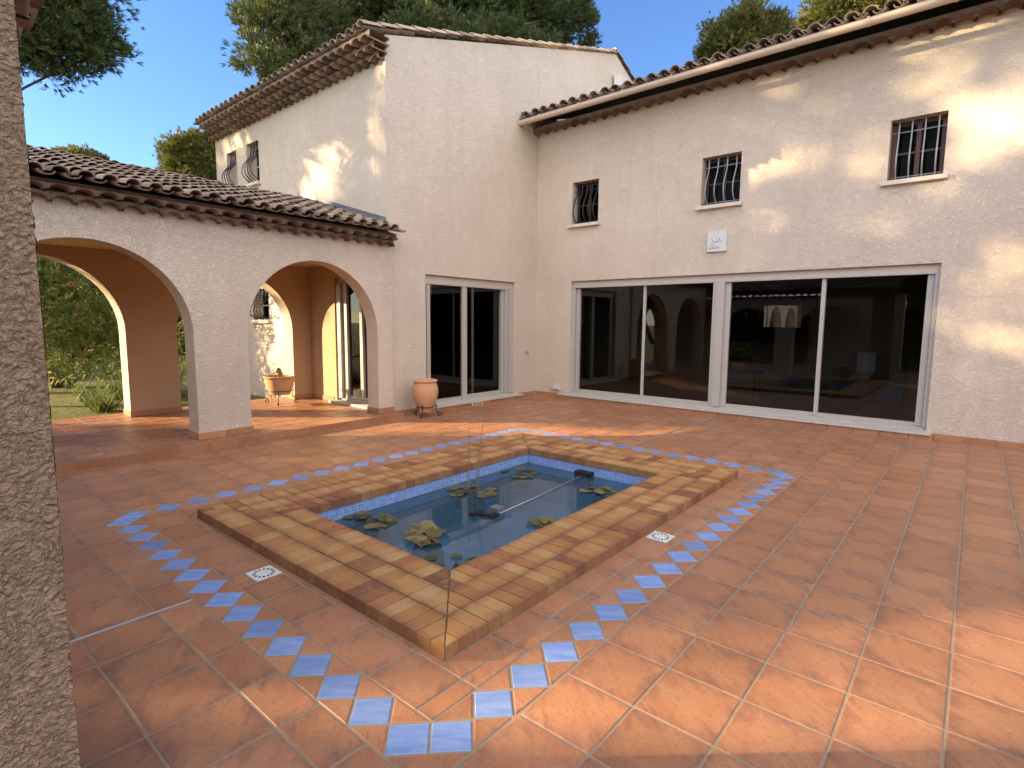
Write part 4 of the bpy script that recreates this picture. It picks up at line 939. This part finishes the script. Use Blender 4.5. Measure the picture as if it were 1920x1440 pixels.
# garden seen through the arches
def leaf(mb,c,u,L,w,t):
    n=Vector((rnd.gauss(0,1),rnd.gauss(0,1),rnd.gauss(0,1))); s_=u.cross(n)
    if s_.length<1e-3: return
    s_=s_.normalized()*w; b0=len(mb.v); mb.v+=[tuple(c),tuple(c+u*L*.5-s_),tuple(c+u*L+Vector((0,0,-.15*L))),tuple(c+u*L*.5+s_)]; mb.c+=[(*t,1)]*4; mb.f.append([b0,b0+1,b0+2,b0+3]); mb.mi.append(0); mb.uv.append(None)
def bush(name,label,base,blobs,n,seed,flowers=0,stems=10,L=.15,w=.013,mat='leaf'):
    rnd.seed(seed); t=thing(name,label,'shrub',base); st=MB(); lf=MB(); fl_=MB()
    for k_ in range(stems):
        b_=blobs[k_%len(blobs)]; e=Vector((rnd.gauss(0,.4)*b_[3],rnd.gauss(0,.4)*b_[4],rnd.gauss(0,.2)*b_[5])); limb(st,Vector(base)+Vector((rnd.uniform(-.2,.2),rnd.uniform(-.2,.2),0)),Vector(b_[:3])+e,.028,.007,.3)
    vol=[(b_[3]*b_[4]*b_[5])**.7 for b_ in blobs]
    for b_,v in zip(blobs,vol):
        m_=int(n*v/sum(vol)/9)
        for _ in range(m_):
            g_=Vector((rnd.gauss(0,1),rnd.gauss(0,1),rnd.gauss(0,1))).normalized()*rnd.random()**.4; p=Vector((b_[0]+g_.x*b_[3],b_[1]+g_.y*b_[4],b_[2]+g_.z*b_[5]))
            tb=rnd.random(); ax=(g_+Vector((0,0,.7))).normalized()
            for q in range(9):
                u=(ax+Vector((rnd.gauss(0,.6),rnd.gauss(0,.6),rnd.gauss(0,.5)))).normalized(); leaf(lf,p+ax*(.02*q),u,L*rnd.uniform(.7,1.2),w,(max(0,min(1,.5*tb+rnd.uniform(0,.5))),rnd.random(),0))
    for _ in range(flowers):
        b_=rnd.choice(blobs); g_=Vector((rnd.gauss(0,1)+.8,rnd.gauss(0,1),rnd.gauss(0,1)+.2)).normalized(); p=Vector((b_[0]+g_.x*b_[3],b_[1]+g_.y*b_[4],b_[2]+g_.z*b_[5]))
        for q in range(14):
            u=Vector((rnd.gauss(0,1),rnd.gauss(0,1),rnd.gauss(0,1))).normalized(); leaf(fl_,p+u*.03,u,.05,.022,(rnd.random(),0,0))
    part(st,'stem',M['stem'],t,True); part(lf,'foliage',M[mat],t)
    if fl_.v: part(fl_,'flower',M['flower'],t)
    return t
bush('oleander','tall oleander with pinkish flowers behind the left arch','bush' and (-16.3,3.0,-.09),[(-16.96,2.07,2.11,1.22,1.10,0.98),(-16.10,2.93,1.80,1.10,1.10,0.98),(-15.86,3.90,1.50,0.98,0.98,0.98),(-17.08,2.68,3.21,1.22,1.22,0.98),(-16.35,3.78,2.84,1.22,1.22,0.98),(-16.47,1.65,1.56,0.73,0.67,0.61),(-15.74,2.56,1.20,0.85,0.85,0.49),(-15.74,4.27,0.89,0.73,0.73,0.73),(-17.81,1.10,2.96,1.10,1.10,0.98),(-16.23,2.32,2.60,1.10,1.10,0.85),(-15.3,3.3,.55,.6,.6,.5),(-15.0,2.75,.35,.35,.35,.3),(-15.6,2.9,1.3,.7,.6,.5)],30000,51,26,18,.18,.016)
bush('shrub','dark leafy shrub seen beside the middle pier through the left arch',(-12.6,4.15,-.09),[(-12.8,4.2,1.6,.55,.5,.7),(-12.9,4.1,2.4,.7,.6,.6),(-12.6,4.3,.7,.5,.45,.5)],3600,52,0,10)
rnd.seed(53)
def strap_plant(x,y,label,n,L,grp='strap-leaved plants by the arcade'):
    t=thing('agapanthus',label,'plant',(x,y,-.09),grp); b=MB()
    for _ in range(n):
        a=rnd.uniform(0,6.28); l=L*rnd.uniform(.6,1.15); u=Vector((cos(a),sin(a),0)); c=Vector((x+rnd.uniform(-.13,.13),y+rnd.uniform(-.13,.13),-.09)); rise=rnd.uniform(.7,1.5); w=Vector((-sin(a),cos(a),0))*.014
        P=[c+u*(l*.75*q)+Vector((0,0,l*(rise*q-rise*.72*q*q*q))) for q in (0,.25,.5,.75,1)]; tcol=(rnd.random(),0,0)
        b.add([z_ for i,p in enumerate(P) for z_ in (p-w*(1-(i/4.2)**2),p+w*(1-(i/4.2)**2))],[(2*i,2*i+1,2*i+3,2*i+2) for i in range(4)],tcol)
    part(b,'leaf',M['strap'],t)
strap_plant(-11.45,2.66,'strap-leaved clump right behind the arcade pier, lowest of the bed',70,.6)
strap_plant(-12.3,2.72,'strap-leaved clump in front of the oleander stems',60,.6)
strap_plant(-13.0,3.3,'tall strap-leaved clump under the oleander',70,.8)
strap_plant(-11.6,3.55,'strap-leaved clump seen in the gap right of the garden pier',70,.75)
strap_plant(-12.3,3.9,'long-leaved clump behind the gap right of the garden pier',60,1.0)
strap_plant(-11.3,4.75,'small strap-leaved clump behind the terracotta planter',40,.5)
b=MB(); rnd.seed(54)
for _ in range(9000):
    x=-10.1-14*rnd.random()**1.6; y=-.5+6*rnd.random(); leaf(b,Vector((x,y,-.095)),Vector((rnd.gauss(0,.45),rnd.gauss(0,.45),1)).normalized(),rnd.uniform(.025,.05),.005,(rnd.random(),rnd.random(),0))
o=struct(b.build('grass',M['grass'],base=(-14,2,-.09)),'stuff'); o['label']='short patchy grass of the lawn beyond the arches'
t=thing('hedge','dark dense hedge closing the lawn behind the oleander','hedge',(-27,4,-.09)); b=MB(); rnd.seed(55)
for _ in range(9000):
    y=rnd.uniform(-4,14); hgt=3.3+.6*noise.noise(Vector((y*.6,0,3))); p=Vector((-27+.9*rnd.gauss(0,.6)+.5*noise.noise(Vector((y*.8,1,0))),y,-.1+hgt*rnd.random()**.8))
    tuft(b,p,Vector((1,rnd.gauss(0,.5),.4)),.28,.06,4,.8,(rnd.random()*.8,0,0))
part(b,'foliage',M['hedge'],t)
b=MB(); b.box(-28,-27.3,-4,14,-.09,3.0); part(b,'branches',M['bark'],t)
# unseen hedges added east, south and behind the loggia to darken glass reflections
def screen(label,p,q,seed,hgt=5.):
    rnd.seed(seed); p=Vector(p);q=Vector(q); t=thing('hedge',label,'hedge',((p.x+q.x)/2,(p.y+q.y)/2,-.09)); b=MB(); L=(q-p).length
    nn=(q-p).normalized().cross(Vector((0,0,1)))
    for _ in range(int(L*420)):
        u=rnd.random(); c=p.lerp(q,u)+nn*rnd.gauss(0,.35); hh=hgt+.9*noise.noise(Vector((u*L*.5,seed,0))); tuft(b,Vector((c.x,c.y,-.1+hh*rnd.random()**.8)),Vector((rnd.gauss(0,1),rnd.gauss(0,1),.5)),.32,.07,4,.8,(rnd.random(),0,0))
    part(b,'foliage',M['hedge'],t)
    b=MB(); e=nn*.25; b.add([(*(c+s_*e).xy,z) for z in (-.09,hgt-.5) for c,s_ in ((p,-1),(q,-1),(q,1),(p,1))],[(0,1,2,3),(4,5,6,7),(0,1,5,4),(1,2,6,5),(2,3,7,6),(3,0,4,7)]); part(b,'branches',M['bark'],t)
screen('unseen high dark hedge added east of the terrace',(16,-14,-.09),(16,9,-.09),61)
screen('unseen high dark hedge added south of the terrace',(-6,-13,-.09),(16,-14,-.09),62)
screen('unseen low dark hedge added behind the loggia',(-9.5,-6.5,-.09),(4,-6.5,-.09),63,2.3)
